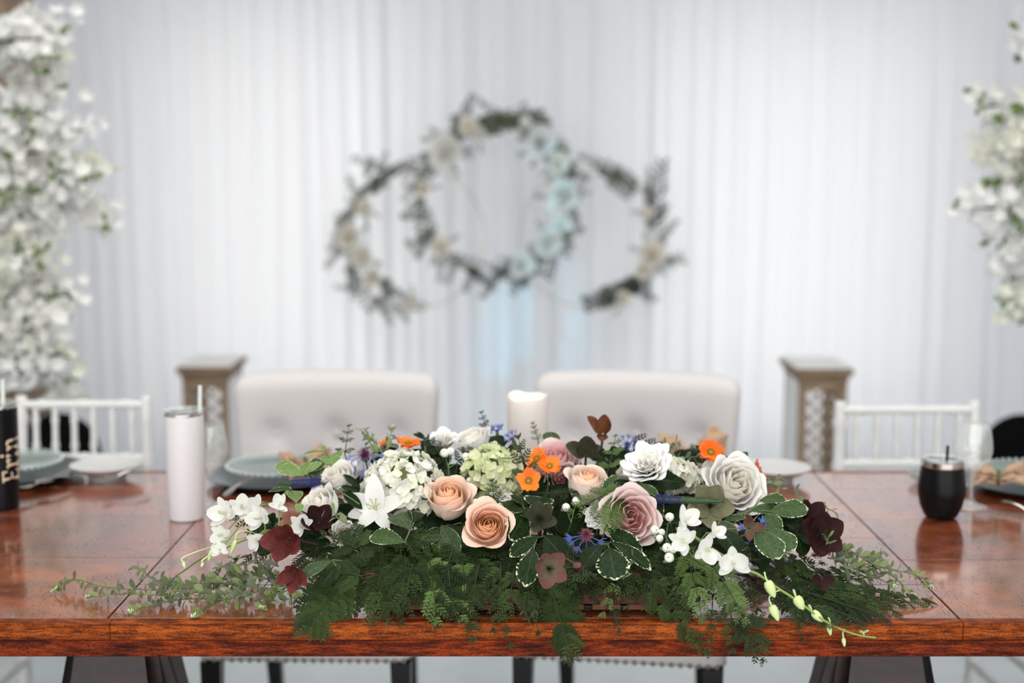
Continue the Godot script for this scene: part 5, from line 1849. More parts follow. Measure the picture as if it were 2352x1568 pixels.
func flowers() -> void:
	# roses: label, x, y, width, facing, kind, colours, offset
	rose("peach rose with an outlined cup, upper left of the two front peach roses", 1032, 1136, 112, Vector3(0.02, 0.84, 0.54), "cup", "peach", -0.02)
	rose("deep peach rose lowest of the three peach roses, facing out", 1121, 1206, 112, Vector3(0.05, 0.50, 0.86), "peach", "deep_peach", -0.03, "", 1.3, 2)
	rose("pale peach rose above the large pink rose", 1352, 1102, 108, Vector3(0.14, 0.93, 0.36), "cup", "pale_peach", -0.015, "", 2.2, 3)
	rose("large pink garden rose with many folded petals, beside the snowberries", 1450, 1184, 138, Vector3(0.10, 0.34, 0.93), "pink", "blush", -0.03, "", 0.4, 1)
	rose("dusky pink garden rose behind the orange blooms and candle", 1275, 1050, 118, Vector3(-0.15, 0.85, 0.5), "pink", "rosy", 0.03, "", 1.0, 2)
	rose("dusky pink rose below the orange blooms, mostly hidden", 1290, 1098, 84, Vector3(0.1, 0.1, 1.0), "pink", "rosy", 0.035, "", 1.7, 2)
	rose("largest creamy white rose, beside the orange bloom", 1690, 1110, 146, Vector3(0.22, 0.56, 0.80), "cream", "ivory", -0.015, "", 0.5, 1)
	rose("white rose petals crowded behind the largest white rose", 1640, 1090, 90, Vector3(-0.5, 0.7, 0.4), "white", "ivory", 0.03, "", 0.8, 2)
	rose("ivory rose seen from its side above the green hydrangea", 1086, 1006, 92, Vector3(-0.35, 0.93, 0.15), "white", "ivory", 0.01, "", 0.8, 1)
	rose("ivory rose under the blue veronica, above the burgundy hellebore", 732, 1158, 112, Vector3(-0.62, 0.60, 0.45), "white", "ivory", -0.01, "", 0.8, 2)
	rose("ivory rose under the blue and plum cornflower", 776, 1092, 92, Vector3(-0.35, 0.80, 0.45), "white", "ivory", 0.01, "", 2.0, 1)
	rose("frilled white lisianthus beside the ivory rose at the top", 1018, 1006, 70, Vector3(-0.1, 0.92, 0.4), "frill", "snow", 0.02)
	rose("frilled white lisianthus above the toothed green leaf", 1486, 1064, 112, Vector3(-0.25, 0.75, 0.6), "frill", "snow", -0.045, "", 1.2, 2)
	rose("small white lisianthus tucked under the variegated fern beside the pink rose", 1372, 1184, 62, Vector3(-0.2, 0.5, 0.85), "frill", "snow", 0.0, "", 2.2, 2)
	rose("crumpled white lisianthus between green hydrangea and variegated leaves", 1152, 1132, 54, Vector3(0.3, 0.7, 0.6), "frill", "snow", 0.01, "", 3.2, 1)
	rose("small white rose half hidden behind the burgundy hellebore", 790, 1222, 62, Vector3(0.1, 0.5, 0.85), "white", "ivory", 0.01, "", 3.2, 1)
	hydrangea("creamy white hydrangea head between the lily and peach rose", 926, 1122, 90, 84, 0.02, "cream_head", 290, 14)
	hydrangea("pale green hydrangea head above the two front peach roses", 1130, 1096, 70, 72, 0.02, "green_head", 230, 13)
	hydrangea("greenish cream hydrangea head under the frilled white lisianthus", 1514, 1098, 92, 46, 0.03, "cream_head", 200, 14)
	# lily
	var lp := fl(862, 1166, -0.015)
	var lily := thing("lily", "open white lily with yellowish stamens in front of the cream hydrangea", "flower", lp)
	var lr := 88.0 * mpp(lp)
	lily.basis = facing(Vector3(-0.1, 0.55, 0.83)) * Basis.from_scale(Vector3.ONE * lr)
	for q in [[-1.0, -0.55, 0.5, 0.95], [-0.1, -1.0, 0.75, 1.0], [0.85, -0.35, 0.45, 0.85], [0.45, 0.75, 0.55, 0.72], [-0.55, 0.65, 0.6, 0.75], [-0.85, 0.1, 0.3, 0.8]]:
		part("petal", orchid_petal(0.52, -0.35), M["orchid1"], lily, Transform3D(along(Vector3(q[0], q[2], q[1]), Vector3(-q[0], 0.6, -q[1])) * Basis.from_scale(Vector3.ONE * (q[3] as float)), Vector3(0, -0.25, 0)))
	for k in 6:
		var st := MB.new()
		var a := k * TAU / 6
		st.tube([Vector3(0, -0.2, 0), Vector3(cos(a) * 0.05, 0.1, sin(a) * 0.05), Vector3(cos(a) * 0.14, 0.30, sin(a) * 0.14)], [0.014], 5)
		st.ball(Vector3(cos(a) * 0.15, 0.32, sin(a) * 0.15), Vector3(0.03, 0.05, 0.03), 6)
		part("stamen", st.mesh(), M["orchid_lip"], lily)
	stalk(lily, M["stem_green"], Vector3(0, -0.25, 0), 0.002)
	# hellebores
	hellebore("burgundy hellebore with a rounded brown petal beside the orchid blossoms", 664, 1236, 132, Vector3(-0.25, 0.35, 0.9), "maroon", [[105, 0.35, 1.0], [170, 0.15, 1.0], [235, 0.8, 0.75], [310, 0.75, 0.8], [45, 0.35, 0.9]], -0.02, false, 0.0, 0.82)
	hellebore("burgundy hellebore with narrow petals hanging lowest beside the trailing sprigs", 676, 1312, 104, Vector3(-0.2, 0.2, 0.95), "maroon", [[60, 0.1, 0.9], [110, 0.2, 1.0], [165, 0.4, 0.95], [250, 0.8, 0.6], [320, 0.7, 0.6]], -0.015, false, 0.4, 0.66)
	hellebore("dark wine hellebore under the ivory rose and above the ferns", 732, 1200, 96, Vector3(0.2, 0.5, 0.8), "dark_wine", [[170, 0.3, 1.0], [230, 0.5, 1.0], [300, 0.4, 1.0], [20, 0.5, 0.8], [95, 0.6, 0.8]], -0.005, false)
	hellebore("green and maroon hellebore in the middle beside the variegated leaves", 1240, 1196, 104, Vector3(-0.05, 0.62, 0.78), "deep_green", [[195, 0.75, 0.95], [262, 0.75, 1.0], [318, 0.55, 0.95], [25, 0.35, 0.95], [110, 0.25, 0.8]], -0.03, true, 0.0, 0.78)
	hellebore("dusky red hellebore lowest in the middle, over the crate", 1258, 1304, 104, Vector3(0.25, 0.15, 0.95), "mixed", [[200, 0.35, 0.8], [255, 0.3, 0.85], [325, 0.2, 0.95], [45, 0.3, 0.95], [120, 0.35, 1.0]], -0.03, true, 0.2, 0.9)
	hellebore("dark hellebore bud beside the lowest dusky red hellebore", 1318, 1294, 56, Vector3(0.6, -0.2, 0.7), "mixed", [[0, 1.1, 1.0], [120, 1.1, 1.0], [240, 1.1, 1.0]], -0.01, false, 0.0, 0.7)
	hellebore("bronze hellebore standing highest at the top of the arrangement", 1385, 996, 104, Vector3(0.05, 0.85, 0.45), "bronze", [[270, 1.15, 0.95], [200, 0.55, 1.05], [335, 1.1, 0.7], [20, 0.95, 0.7], [100, 0.0, 0.7]], 0.02, false, 0.0, 0.72)
	hellebore("deep green hellebore below the bronze one, above the pale peach rose", 1346, 1044, 112, Vector3(0.0, 0.75, 0.65), "deep_green", [[262, 1.15, 1.0], [300, 1.05, 0.9], [190, 0.30, 0.95], [230, 0.9, 0.7], [350, 0.4, 0.7]], 0.01, false, 0.0, 0.85)
	hellebore("sage green hellebore with maroon edged petals under the largest white rose", 1630, 1164, 124, Vector3(-0.05, 0.52, 0.84), "sage", [[235, 0.55, 1.0], [300, 0.55, 0.95], [15, 0.15, 0.95], [90, 0.15, 0.98], [165, 0.2, 0.95]], -0.02, true, 0.0, 0.86)
	hellebore("small red and green hellebore curled over the plum cornflower", 1722, 1212, 86, Vector3(-0.2, 0.4, 0.9), "mixed", [[90, 0.5, 1.0], [270, 0.7, 0.95], [240, 0.9, 0.9], [0, 0.3, 0.95]], -0.025, false, 0.0, 0.55)
	hellebore("darkest wine hellebore beside the large variegated leaves and trailing sprigs", 1880, 1230, 124, Vector3(0.3, 0.45, 0.84), "dark_wine", [[200, 0.2, 1.0], [270, 0.4, 0.95], [330, 0.3, 1.0], [40, 0.2, 0.95], [110, 0.2, 1.0]], 0.03, true, 0.0, 0.95)
	hellebore("dark wine hellebore tucked above the darkest one, edge on", 1862, 1192, 96, Vector3(0.4, 0.75, 0.5), "dark_wine", [[150, 0.1, 1.0], [220, 0.4, 1.0], [300, 0.5, 1.0], [10, 0.3, 1.0]], 0.04, false)
	hellebore("dark wine hellebore petals low among the flat ferns", 1888, 1330, 60, Vector3(0.0, 0.5, 0.85), "dark_wine", [[20, 0.2, 1.0], [90, 0.2, 1.0], [170, 0.3, 1.0]], 0.05, false)
	# cornflowers
	cornflower("blue cornflower with a plum centre above the ivory roses", 838, 1046, 118, Vector3(0.0, 0.62, 0.78), [160, 130, 95, 60, 25, -10, 185], "corn_plum", "corn_pale", -0.02, 1.0)
	cornflower("blue cornflower with a rosy centre hanging in the front middle", 1346, 1226, 118, Vector3(0.0, 0.12, 1.0), [165, 148, 118, 88, 52, 28], "corn_rose", "corn_blue", -0.035, 0.5)
	cornflower("blue cornflower at the top beside the ivory rose and fern", 1142, 992, 52, Vector3(-0.1, 0.95, -0.1), [200, 240, 280, 320, 0, 60, 120, 160], "corn_blue", "corn_blue", 0.03, -1.2)
	cornflower("blue cornflower at the top beside the candle", 1178, 1010, 56, Vector3(-0.5, 0.8, 0.2), [200, 240, 280, 320, 0, 60, 120, 160], "corn_blue", "corn_blue", 0.03, -1.0)
	cornflower("full blue cornflower beside the bronze hellebore", 1440, 1022, 62, Vector3(0.1, 0.7, 0.6), [0, 40, 80, 120, 160, 200, 240, 280, 320], "corn_blue", "corn_blue", 0.02, -0.6)
	cornflower("cornflower with a purple centre behind the small red and green hellebore", 1737, 1224, 100, Vector3(0.1, 0.2, 0.95), [200, 130, 80, 45, -30, 300], "corn_plum", "corn_blue", -0.008, 0.6)
	# orange geums
	geum("orange geum with a yellow centre beside the largest white rose", 1632, 1041, 60, Vector3(0.0, 0.72, 0.62), 0.0, 14)
	geum("orange geum edge on behind the largest white rose", 1740, 1080, 52, Vector3(0.85, 0.45, 0.15), 0.01, 11)
	geum("orange geum in front of the dusky pink rose, upper of three", 1236, 1056, 58, Vector3(-0.5, 0.7, 0.5), -0.02, 8)
	geum("fullest orange geum in front of the dusky pink rose", 1262, 1073, 54, Vector3(0.05, 0.75, 0.6), -0.03, 11)
	geum("orange geum with parted petals, lowest of three", 1214, 1106, 62, Vector3(0.0, 0.55, 0.8), -0.03, 7, 2)
	geum("orange geum edge on above the cream hydrangea", 938, 1022, 58, Vector3(0.05, 0.95, 0.15), 0.02, 10)
	geum("small orange geum peeping behind the sprigs above the cream hydrangea", 884, 1020, 28, Vector3(-0.3, 0.9, 0.2), 0.03, 7)
	# veronica
	veronica("blue veronica spike pointing towards the white tumbler", fl(636, 1110, -0.03), fl(737, 1107, -0.03), fl(826, 1158, -0.015), 0.0056, 0.68)
	veronica("dark veronica spike lying over the sage green hellebore", fl(1662, 1151, -0.055), fl(1506, 1146, -0.03), fl(1450, 1150, 0.02), 0.0058, 0.38)
	# snowberries
	berries("snowberry sprig of white berries above the pale green hydrangea", [[1021, 1040, 21], [1035, 1036, 19], [1070, 1048, 18]], [1030, 1075])
	berries("snowberry pair beside the cornflower in the middle", [[1323, 1150, 19], [1300, 1165, 20]], [1312, 1200])
	berries("snowberry berries between the two front peach roses", [[1079, 1104, 18], [1091, 1154, 20]], [1085, 1160], 0.0)
	berries("largest cluster of snowberries beside the pink rose and orchids", [[1538, 1187, 21], [1504, 1217, 22], [1515, 1236, 18], [1565, 1217, 21], [1532, 1258, 23], [1546, 1262, 18], [1537, 1280, 23], [1520, 1222, 16]], [1530, 1232], -0.025)
	# orchids
	orchid("white orchid spray arching down towards the white tumbler", [[700, 1204, 2.06], [640, 1214, 2.05], [580, 1232, 2.07], [520, 1256, 2.10], [460, 1284, 2.14], [420, 1312, 2.16], [392, 1330, 2.17]],
		[[602, 1190, 78, Vector3(-0.5, 0.2, 0.85), 0.4], [586, 1238, 56, Vector3(0.3, -0.1, 0.95), 1.0], [642, 1162, 60, Vector3(0.2, 0.7, 0.7), 1.8], [690, 1206, 66, Vector3(0.2, 0.3, 0.9), 0.9]],
		[[541, 1240, 528, 1275, 11], [486, 1264, 478, 1288, 10], [466, 1292, 462, 1302, 7], [421, 1290, 424, 1304, 8]], 0.0)
	orchid("white orchid spray with the topmost left blossoms, on a thick green stem", [[668, 1120, 2.14], [640, 1146, 2.13], [616, 1158, 2.13], [570, 1157, 2.14], [540, 1150, 2.15], [520, 1160, 2.16]],
		[[520, 1180, 88, Vector3(-0.4, 0.4, 0.85), 0.3], [556, 1166, 72, Vector3(0.1, 0.5, 0.85), 1.2], [588, 1166, 70, Vector3(0.3, 0.3, 0.9), 2.0], [512, 1228, 64, Vector3(-0.3, 0.2, 0.9), 0.9], [506, 1262, 50, Vector3(0.0, 0.3, 0.9), 0.2]], [])
	orchid("white orchid spray hanging over the table edge, with pale green buds", [[1560, 1205, 1.96], [1620, 1250, 1.94], [1700, 1300, 1.935], [1744, 1320, 1.93], [1786, 1350, 1.925], [1830, 1378, 1.92], [1872, 1410, 1.915], [1905, 1432, 1.91], [1945, 1450, 1.908], [1980, 1460, 1.907], [2012, 1464, 1.906]],
		[[1572, 1196, 80, Vector3(0.4, 0.5, 0.75), 0.4], [1572, 1246, 82, Vector3(-0.3, 0.5, 0.8), 1.1], [1622, 1262, 86, Vector3(0.2, 0.2, 0.95), 2.0], [1640, 1226, 60, Vector3(0.5, 0.6, 0.6), 0.2], [1684, 1292, 92, Vector3(-0.1, 0.15, 0.98), 0.1]],
		[[1762, 1334, 1780, 1372, 24], [1772, 1390, 1788, 1426, 22], [1828, 1370, 1846, 1400, 24], [1866, 1404, 1892, 1428, 20], [1903, 1434, 1908, 1459, 13], [1937, 1464, 1940, 1485, 10], [1980, 1452, 1996, 1447, 7]], 1.92)

func greenery() -> void:
	# ferns over the front of the crate
	var over := "leatherleaf fronds hanging over the front of the crate"
	hang("broad fern frond reaching furthest down beside the shiny gap left of the crate", 846, 1276, 700, 1450, 0.40, "fern", FRONT, 0.02, 0.0, 0.05, 13)
	hang("fern frond curving over the crate's left corner", 880, 1262, 858, 1425, 0.30, "fern")
	hang("fern frond above the shiny gap beside the burgundy hellebore", 860, 1280, 742, 1226, 0.36, "fern", Vector3(0, 0.7, 0.7), 0.01, -0.02)
	hang("upright fern frond between the lily and the burgundy hellebore", 838, 1290, 800, 1196, 0.34, "fern", Vector3(0, 0.4, 0.9), 0.0, 0.0)
	hang("bright fern frond under the dark pittosporum leaf beside the peach rose", 894, 1216, 1000, 1252, 0.40, "fern", Vector3(0, 0.7, 0.7), 0.0, -0.02)
	hang("fern frond pointing left over the burgundy hellebore's leaf", 832, 1322, 704, 1290, 0.32, "fern", Vector3(0, 0.6, 0.8), 0.01, -0.01)
	var nth := 0
	for q in [[905, 1290, 905, 1428], [930, 1270, 925, 1400], [948, 1296, 948, 1430], [965, 1260, 955, 1380], [985, 1280, 976, 1428], [1016, 1290, 990, 1434], [1040, 1262, 1012, 1380], [1030, 1305, 1034, 1424], [1062, 1290, 1066, 1420], [1100, 1300, 1102, 1410], [1150, 1300, 1152, 1416], [1180, 1310, 1174, 1418], [1200, 1330, 1205, 1404]]:
		hang(ORDER[nth] + " straight hanging fern frond from the crate's left corner, below " + near(q[2]), q[0], q[1], q[2] + rr(-26, 26), q[3], 0.34, ["dark_fern", "fern", "fern", "pale_fern"][rng.randi_range(0, 3)], FRONT + Vector3(rr(-0.6, 0.6), rr(-0.1, 0.6), 0), 0.015, 0.0, 0.08, 11, over)
		nth += 1
	hang("fern frond with its tip over the table edge below the deep peach rose", 1050, 1316, 1086, 1470, 0.26, "fern")
	hang("thin curled fern tip over the table edge below the variegated leaf", 1140, 1350, 1174, 1483, 0.14, "fern")
	hang("fern frond with a rounded tip over the table edge beside the thin curled tip", 1150, 1340, 1132, 1448, 0.20, "dark_fern")
	hang("thin dark fern frond over the table edge below the dusky red hellebore", 1205, 1330, 1236, 1456, 0.15, "dark_fern")
	hang("longest fern frond in the middle, tip below the table edge", 1262, 1335, 1314, 1514, 0.36, "fern", FRONT, 0.01, -0.004, 0.05, 13)
	hang("fern frond hanging beside the dusky red hellebore, left of the longest", 1256, 1350, 1212, 1420, 0.36, "fern")
	hang("fern frond below the dusky red hellebore, tucked against the crate", 1222, 1336, 1203, 1404, 0.34, "fern")
	hang("fern frond pointing right under the cornflower, upper of the pair", 1292, 1306, 1384, 1298, 0.30, "fern", Vector3(0, 0.8, 0.6), 0.0, -0.01)
	hang("fern frond pointing right under the cornflower, lower of the pair", 1284, 1326, 1364, 1322, 0.36, "fern", Vector3(0, 0.8, 0.6), 0.0, -0.01)
	hang("pale fern frond curling down below the variegated leaf at the pink rose", 1440, 1304, 1384, 1412, 0.20, "pale_fern")
	hang("single dark fern tip hanging over the bare crate board", 1400, 1366, 1422, 1450, 0.22, "dark_fern")
	hang("curved fern tip over the bare crate board, right of the dark tip", 1462, 1318, 1440, 1394, 0.24, "fern")
	hang("dark fern spreading behind the pale fern on the crate board", 1345, 1300, 1368, 1380, 0.32, "dark_fern", FRONT, 0.025, 0.015)
	hang("dark fern spreading across the top of the crate below the pink rose", 1430, 1268, 1540, 1330, 0.34, "dark_fern", Vector3(0, 0.6, 0.8), 0.02, 0.01)
	hang("long slender fern frond slanting down across the table edge", 1490, 1344, 1628, 1500, 0.22, "fern", FRONT, 0.01, -0.006, -0.02, 13)
	hang("fern frond spreading sideways over the crate's right end", 1508, 1336, 1592, 1392, 0.34, "fern", FRONT, 0.012, 0.0)
	hang("short fern frond at the foot of the long slender one", 1492, 1340, 1480, 1396, 0.26, "fern", FRONT, 0.012, 0.0)
	hang("light fern frond hanging below the snowberries and orchid", 1574, 1268, 1612, 1424, 0.26, "pale_fern", FRONT, 0.0, -0.015)
	hang("light toothed fern frond beside the snowberry cluster", 1568, 1266, 1620, 1302, 0.34, "pale_fern", FRONT, 0.0, -0.015, 0.06, 7)
	hang("brightest curled fern frond below the lowest orchid blossom", 1634, 1294, 1712, 1428, 0.30, "pale_fern", Vector3(0.3, 0.2, 0.9), 0.0, -0.02)
	hang("fern frond hanging over the table edge below the orchid, slim", 1640, 1356, 1632, 1470, 0.20, "fern")
	hang("fern frond over the table edge between the slim one and the dark spray", 1674, 1380, 1682, 1494, 0.30, "fern", FRONT, 0.0, -0.008)
	hang("dark fern spray reaching below the table edge, lowest of all", 1706, 1412, 1752, 1518, 0.40, "fern", FRONT, 0.0, -0.012, 0.05, 9)
	hang("dark fern frond pointing up right over the table edge", 1690, 1446, 1770, 1416, 0.34, "dark_fern", FRONT, 0.0, -0.01)
	hang("slim fern frond hanging behind the orchid buds", 1822, 1362, 1842, 1470, 0.16, "dark_fern", FRONT, 0.0, 0.0)
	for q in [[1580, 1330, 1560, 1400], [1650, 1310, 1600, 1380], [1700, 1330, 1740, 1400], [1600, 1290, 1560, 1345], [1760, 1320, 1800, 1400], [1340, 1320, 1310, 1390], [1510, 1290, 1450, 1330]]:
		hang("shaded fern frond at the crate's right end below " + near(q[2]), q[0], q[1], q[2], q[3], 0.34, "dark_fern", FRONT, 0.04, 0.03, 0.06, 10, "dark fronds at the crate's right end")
	# ferns lying on the table at the right
	flat("long dark fern lying furthest out on the table, tip pointing away from the flowers", 1790, 1352, 0.03, 2140, 1382, 0.006, 0.22)
	flat("dark fern lying on the table with its tip at the table edge", 1790, 1350, 0.03, 1984, 1434, 0.004, 0.28, "dark_fern")
	flat("dark fern lying on the table just above the one at the edge", 1800, 1345, 0.035, 2040, 1424, 0.005, 0.24, "dark_fern")
	flat("dark fern lying on the table in the middle of the flat group", 1800, 1340, 0.035, 2064, 1408, 0.006, 0.24, "fern")
	flat("fern frond fanned upwards over the flat group beside the darkest hellebore", 1770, 1345, 0.03, 1890, 1292, 0.05, 0.30, "fern", 11, Vector3(0, 0.8, 0.6))
	flat("fern frond parallel above it, beside the darkest hellebore", 1750, 1330, 0.035, 1874, 1274, 0.06, 0.28, "fern", 11, Vector3(0, 0.8, 0.6))
	flat("fern frond under the orchid buds on the table", 1780, 1350, 0.03, 1920, 1428, 0.01, 0.36, "fern")
	flat("fern frond reaching across the sprigs beyond the flat group", 1850, 1335, 0.03, 2010, 1300, 0.03, 0.30, "fern")
	for q in [[1760, 1360, 1840, 1400], [1830, 1350, 1930, 1380], [1840, 1320, 1960, 1350], [1780, 1300, 1860, 1340], [1720, 1290, 1800, 1262], [1700, 1310, 1790, 1330], [1860, 1330, 1990, 1385]]:
		flat("dark fern frond crowded on the table, its tip below " + near(q[2]), q[0], q[1], 0.035, q[2], q[3], 0.012, 0.34, "dark_fern" if q[0] < 1800 else "fern", 10, Vector3(rr(-0.2, 0.2), 1, 0.4), "dark fronds crowded on the table")
	# ferns standing at the top
	hang("upright dark fern frond between the green hydrangea and orange blooms", 1208, 1102, 1190, 1002, 0.30, "fern", Vector3(0, 0.2, 1), -0.03, -0.09, 0.02, 7)
	hang("fern tip standing beside the ivory rose at the top", 1124, 1000, 1106, 946, 0.22, "fern", FRONT, 0.03, 0.02)
	hang("blurred fern tip standing against the candle", 1236, 1010, 1224, 972, 0.24, "pale_fern", FRONT, 0.08, 0.07, 0.02, 7)
	hang("fern tip standing between cornflower and veronica leaves", 792, 1044, 802, 976, 0.22, "fern", FRONT, 0.03, 0.03)
	hang("light fern frond beside the full blue cornflower", 1396, 1080, 1414, 998, 0.26, "pale_fern", Vector3(-0.3, 0.2, 0.9), 0.0, 0.0, 0.08, 9)
	hang("fern frond lying back over the frilled white lisianthus", 1452, 1012, 1524, 1030, 0.34, "dark_fern", FRONT, 0.03, 0.03)
	hang("variegated fern frond across the small white lisianthus", 1402, 1128, 1308, 1172, 0.24, "pale_fern", FRONT, -0.02, -0.05)
	hang("fern frond over the left edge of the pink rose", 1420, 1110, 1390, 1216, 0.26, "pale_fern", FRONT, -0.035, -0.06)
	hang("dark fern frond under the pale peach rose", 1330, 1128, 1252, 1134, 0.28, "dark_fern", Vector3(0, 0.8, 0.6), -0.01, -0.03)
	hang("fern frond over the green hydrangea beside the deep peach rose", 1134, 1148, 1130, 1104, 0.34, "fern", FRONT, -0.03, -0.04, 0.05, 7)
	hang("dark fern under the white orchid blossoms", 610, 1212, 524, 1176, 0.30, "fern", Vector3(0, 0.8, 0.6), 0.02, 0.0)
	hang("fern tip showing between the orchid blossoms", 640, 1226, 580, 1180, 0.28, "fern", Vector3(0, 0.8, 0.6), 0.02, 0.01)
	hang("fern frond under the burgundy hellebore, pointing to the white tumbler", 660, 1260, 540, 1284, 0.26, "dark_fern", Vector3(0, 0.9, 0.4), 0.05, 0.06)
	hang("fern behind the snowberries above the green hydrangea", 1022, 1062, 982, 1004, 0.32, "dark_fern", FRONT, 0.01, 0.0)
	hang("fern right of the snowberries above the green hydrangea", 1050, 1062, 1090, 1020, 0.32, "dark_fern", FRONT, 0.01, 0.0)
	hang("dark fern beneath the large variegated leaves", 1700, 1266, 1812, 1250, 0.30, "dark_fern", Vector3(0, 0.8, 0.6), 0.02, 0.0)
	hang("bright small fern under the large variegated leaves", 1780, 1276, 1822, 1240, 0.34, "pale_fern", FRONT, 0.0, -0.01, 0.05, 7)
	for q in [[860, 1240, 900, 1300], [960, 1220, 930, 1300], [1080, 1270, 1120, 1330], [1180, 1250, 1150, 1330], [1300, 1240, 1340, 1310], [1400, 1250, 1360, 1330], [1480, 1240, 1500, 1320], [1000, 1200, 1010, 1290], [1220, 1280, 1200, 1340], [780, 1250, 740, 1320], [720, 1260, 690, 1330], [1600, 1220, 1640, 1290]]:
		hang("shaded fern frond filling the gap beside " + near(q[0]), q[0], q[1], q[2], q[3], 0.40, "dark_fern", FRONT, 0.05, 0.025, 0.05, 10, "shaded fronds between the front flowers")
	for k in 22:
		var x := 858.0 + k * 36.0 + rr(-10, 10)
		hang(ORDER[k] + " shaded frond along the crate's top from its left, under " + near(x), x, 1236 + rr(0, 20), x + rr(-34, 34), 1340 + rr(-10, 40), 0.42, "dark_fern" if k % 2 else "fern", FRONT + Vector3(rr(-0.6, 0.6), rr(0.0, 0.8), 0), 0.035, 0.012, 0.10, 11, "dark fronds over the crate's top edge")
	pittosporum()
	sprigs()

func pittosporum() -> void:
	bunch("pale variegated leaf sprig nearest the white tumbler, above the veronica", [712, 1086], [[698, 1092, 634, 1062, 34, "broad", "varieg_pale"], [690, 1084, 623, 1053, 30, "broad", "varieg_pale"], [706, 1090, 690, 1054, 26, "broad", "varieg_pale"], [712, 1084, 748, 1040, 28, "long", "varieg_mid"], [706, 1086, 738, 1050, 20, "long", "varieg_pale"]], 0.0)
	bunch("pale variegated sprig beside the plum centred cornflower", [770, 1078], [[766, 1066, 756, 1026, 42, "round", "varieg_pale"], [782, 1074, 756, 1046, 30, "broad", "varieg_pale"], [748, 1036, 689, 1036, 7, "long", "varieg_pale"], [748, 1032, 736, 1022, 9, "small", "varieg_pale"], [740, 1060, 716, 1092, 22, "long", "varieg_mid"]], 0.01)
	bunch("pale variegated leaves between the orchid stem and ivory rose", [684, 1166], [[680, 1154, 675, 1114, 28, "broad", "varieg_pale"], [686, 1178, 690, 1150, 18, "broad", "varieg_pale"], [660, 1156, 628, 1140, 20, "broad", "plain_mid"], [670, 1124, 610, 1120, 12, "long", "varieg_mid"]], -0.005)
	bunch("large dark leaf with a thin pale edge under the lily", [930, 1244], [[930, 1246, 840, 1216, 44, "broad", "varieg_mid", Vector3(0, 0.7, 0.7)], [942, 1216, 902, 1160, 40, "broad", "plain_mid", Vector3(0.2, 0.5, 0.8)], [950, 1200, 960, 1160, 26, "broad", "dark_leaf0"]], -0.03)
	bunch("grey green leaves below the peach rose with the outlined cup", [1020, 1210], [[1014, 1206, 1040, 1266, 34, "broad", "plain_mid", Vector3(-0.2, 0.4, 0.9)], [1030, 1204, 1066, 1250, 40, "broad", "dark_leaf0", Vector3(0.2, 0.4, 0.9)], [1010, 1212, 974, 1246, 22, "long", "varieg_dark"], [1060, 1200, 1080, 1260, 34, "broad", "dark_leaf0"]], 0.014)
	bunch("grey green leaf beside the lowest burgundy hellebore", [764, 1286], [[762, 1288, 688, 1316, 30, "broad", "plain_mid", Vector3(0, 0.7, 0.7)], [772, 1300, 740, 1342, 26, "broad", "dark_leaf0"]], -0.02)
	bunch("dark cream edged leaves wrapped round the middle hellebore", [1216, 1188], [[1214, 1192, 1162, 1124, 58, "broad", "varieg_dark", Vector3(0.5, 0.3, 0.85)], [1206, 1176, 1184, 1232, 50, "broad", "varieg_dark", Vector3(0.3, 0.2, 0.95)], [1236, 1168, 1240, 1124, 54, "round", "varieg_dark", Vector3(0, 0.2, 0.98)], [1236, 1172, 1272, 1158, 24, "broad", "varieg_mid"], [1200, 1160, 1196, 1122, 40, "round", "varieg_dark", Vector3(0.2, 0.2, 0.95)]], -0.022)
	bunch("dark cream edged leaves below the middle hellebore", [1232, 1236], [[1236, 1232, 1173, 1268, 34, "broad", "varieg_dark", Vector3(0, 0.6, 0.8)], [1226, 1262, 1204, 1330, 40, "broad", "varieg_dark", Vector3(-0.2, 0.3, 0.9)], [1250, 1230, 1290, 1270, 40, "broad", "dark_leaf0"]], -0.02)
	bunch("dark rounded leaf with a jagged cream tip below the cornflower", [1396, 1248], [[1399, 1258, 1414, 1326, 52, "broad_flat", "varieg_dark", Vector3(0, 0.3, 0.95)], [1404, 1244, 1496, 1290, 32, "broad", "varieg_dark", Vector3(0.1, 0.7, 0.7)], [1380, 1250, 1340, 1290, 34, "broad", "dark_leaf0"]], -0.025)
	bunch("dark cream edged leaf under the pink rose", [1396, 1206], [[1394, 1212, 1470, 1262, 40, "broad", "varieg_dark", Vector3(-0.1, 0.6, 0.8)], [1420, 1090, 1394, 1128, 26, "broad", "varieg_mid"], [1400, 1120, 1436, 1086, 30, "broad", "varieg_mid"], [1408, 1108, 1456, 1104, 16, "long", "dark_leaf0"]], -0.02)
	bunch("small cream edged leaf above the pink rose", [1466, 1116], [[1464, 1110, 1508, 1138, 26, "broad", "varieg_mid"], [1506, 1140, 1520, 1180, 16, "long", "varieg_dark"]], -0.02)
	bunch("large toothed dark green leaf under the frilled white lisianthus", [1478, 1112], [[1474, 1104, 1578, 1094, 66, "tooth", "dark_leaf0", Vector3(0.1, 0.75, 0.65)]], -0.02)
	bunch("variegated leaves under the largest white rose, pointing right", [1730, 1170], [[1722, 1174, 1800, 1160, 34, "broad", "varieg_mid", Vector3(0, 0.8, 0.6)], [1742, 1152, 1812, 1134, 30, "broad", "varieg_mid", Vector3(0, 0.8, 0.6)], [1770, 1174, 1858, 1164, 52, "broad_flat", "varieg_mid", Vector3(0, 0.75, 0.65)], [1664, 1196, 1718, 1178, 18, "long", "varieg_mid"], [1640, 1196, 1694, 1222, 30, "broad", "plain_mid"]], -0.01)
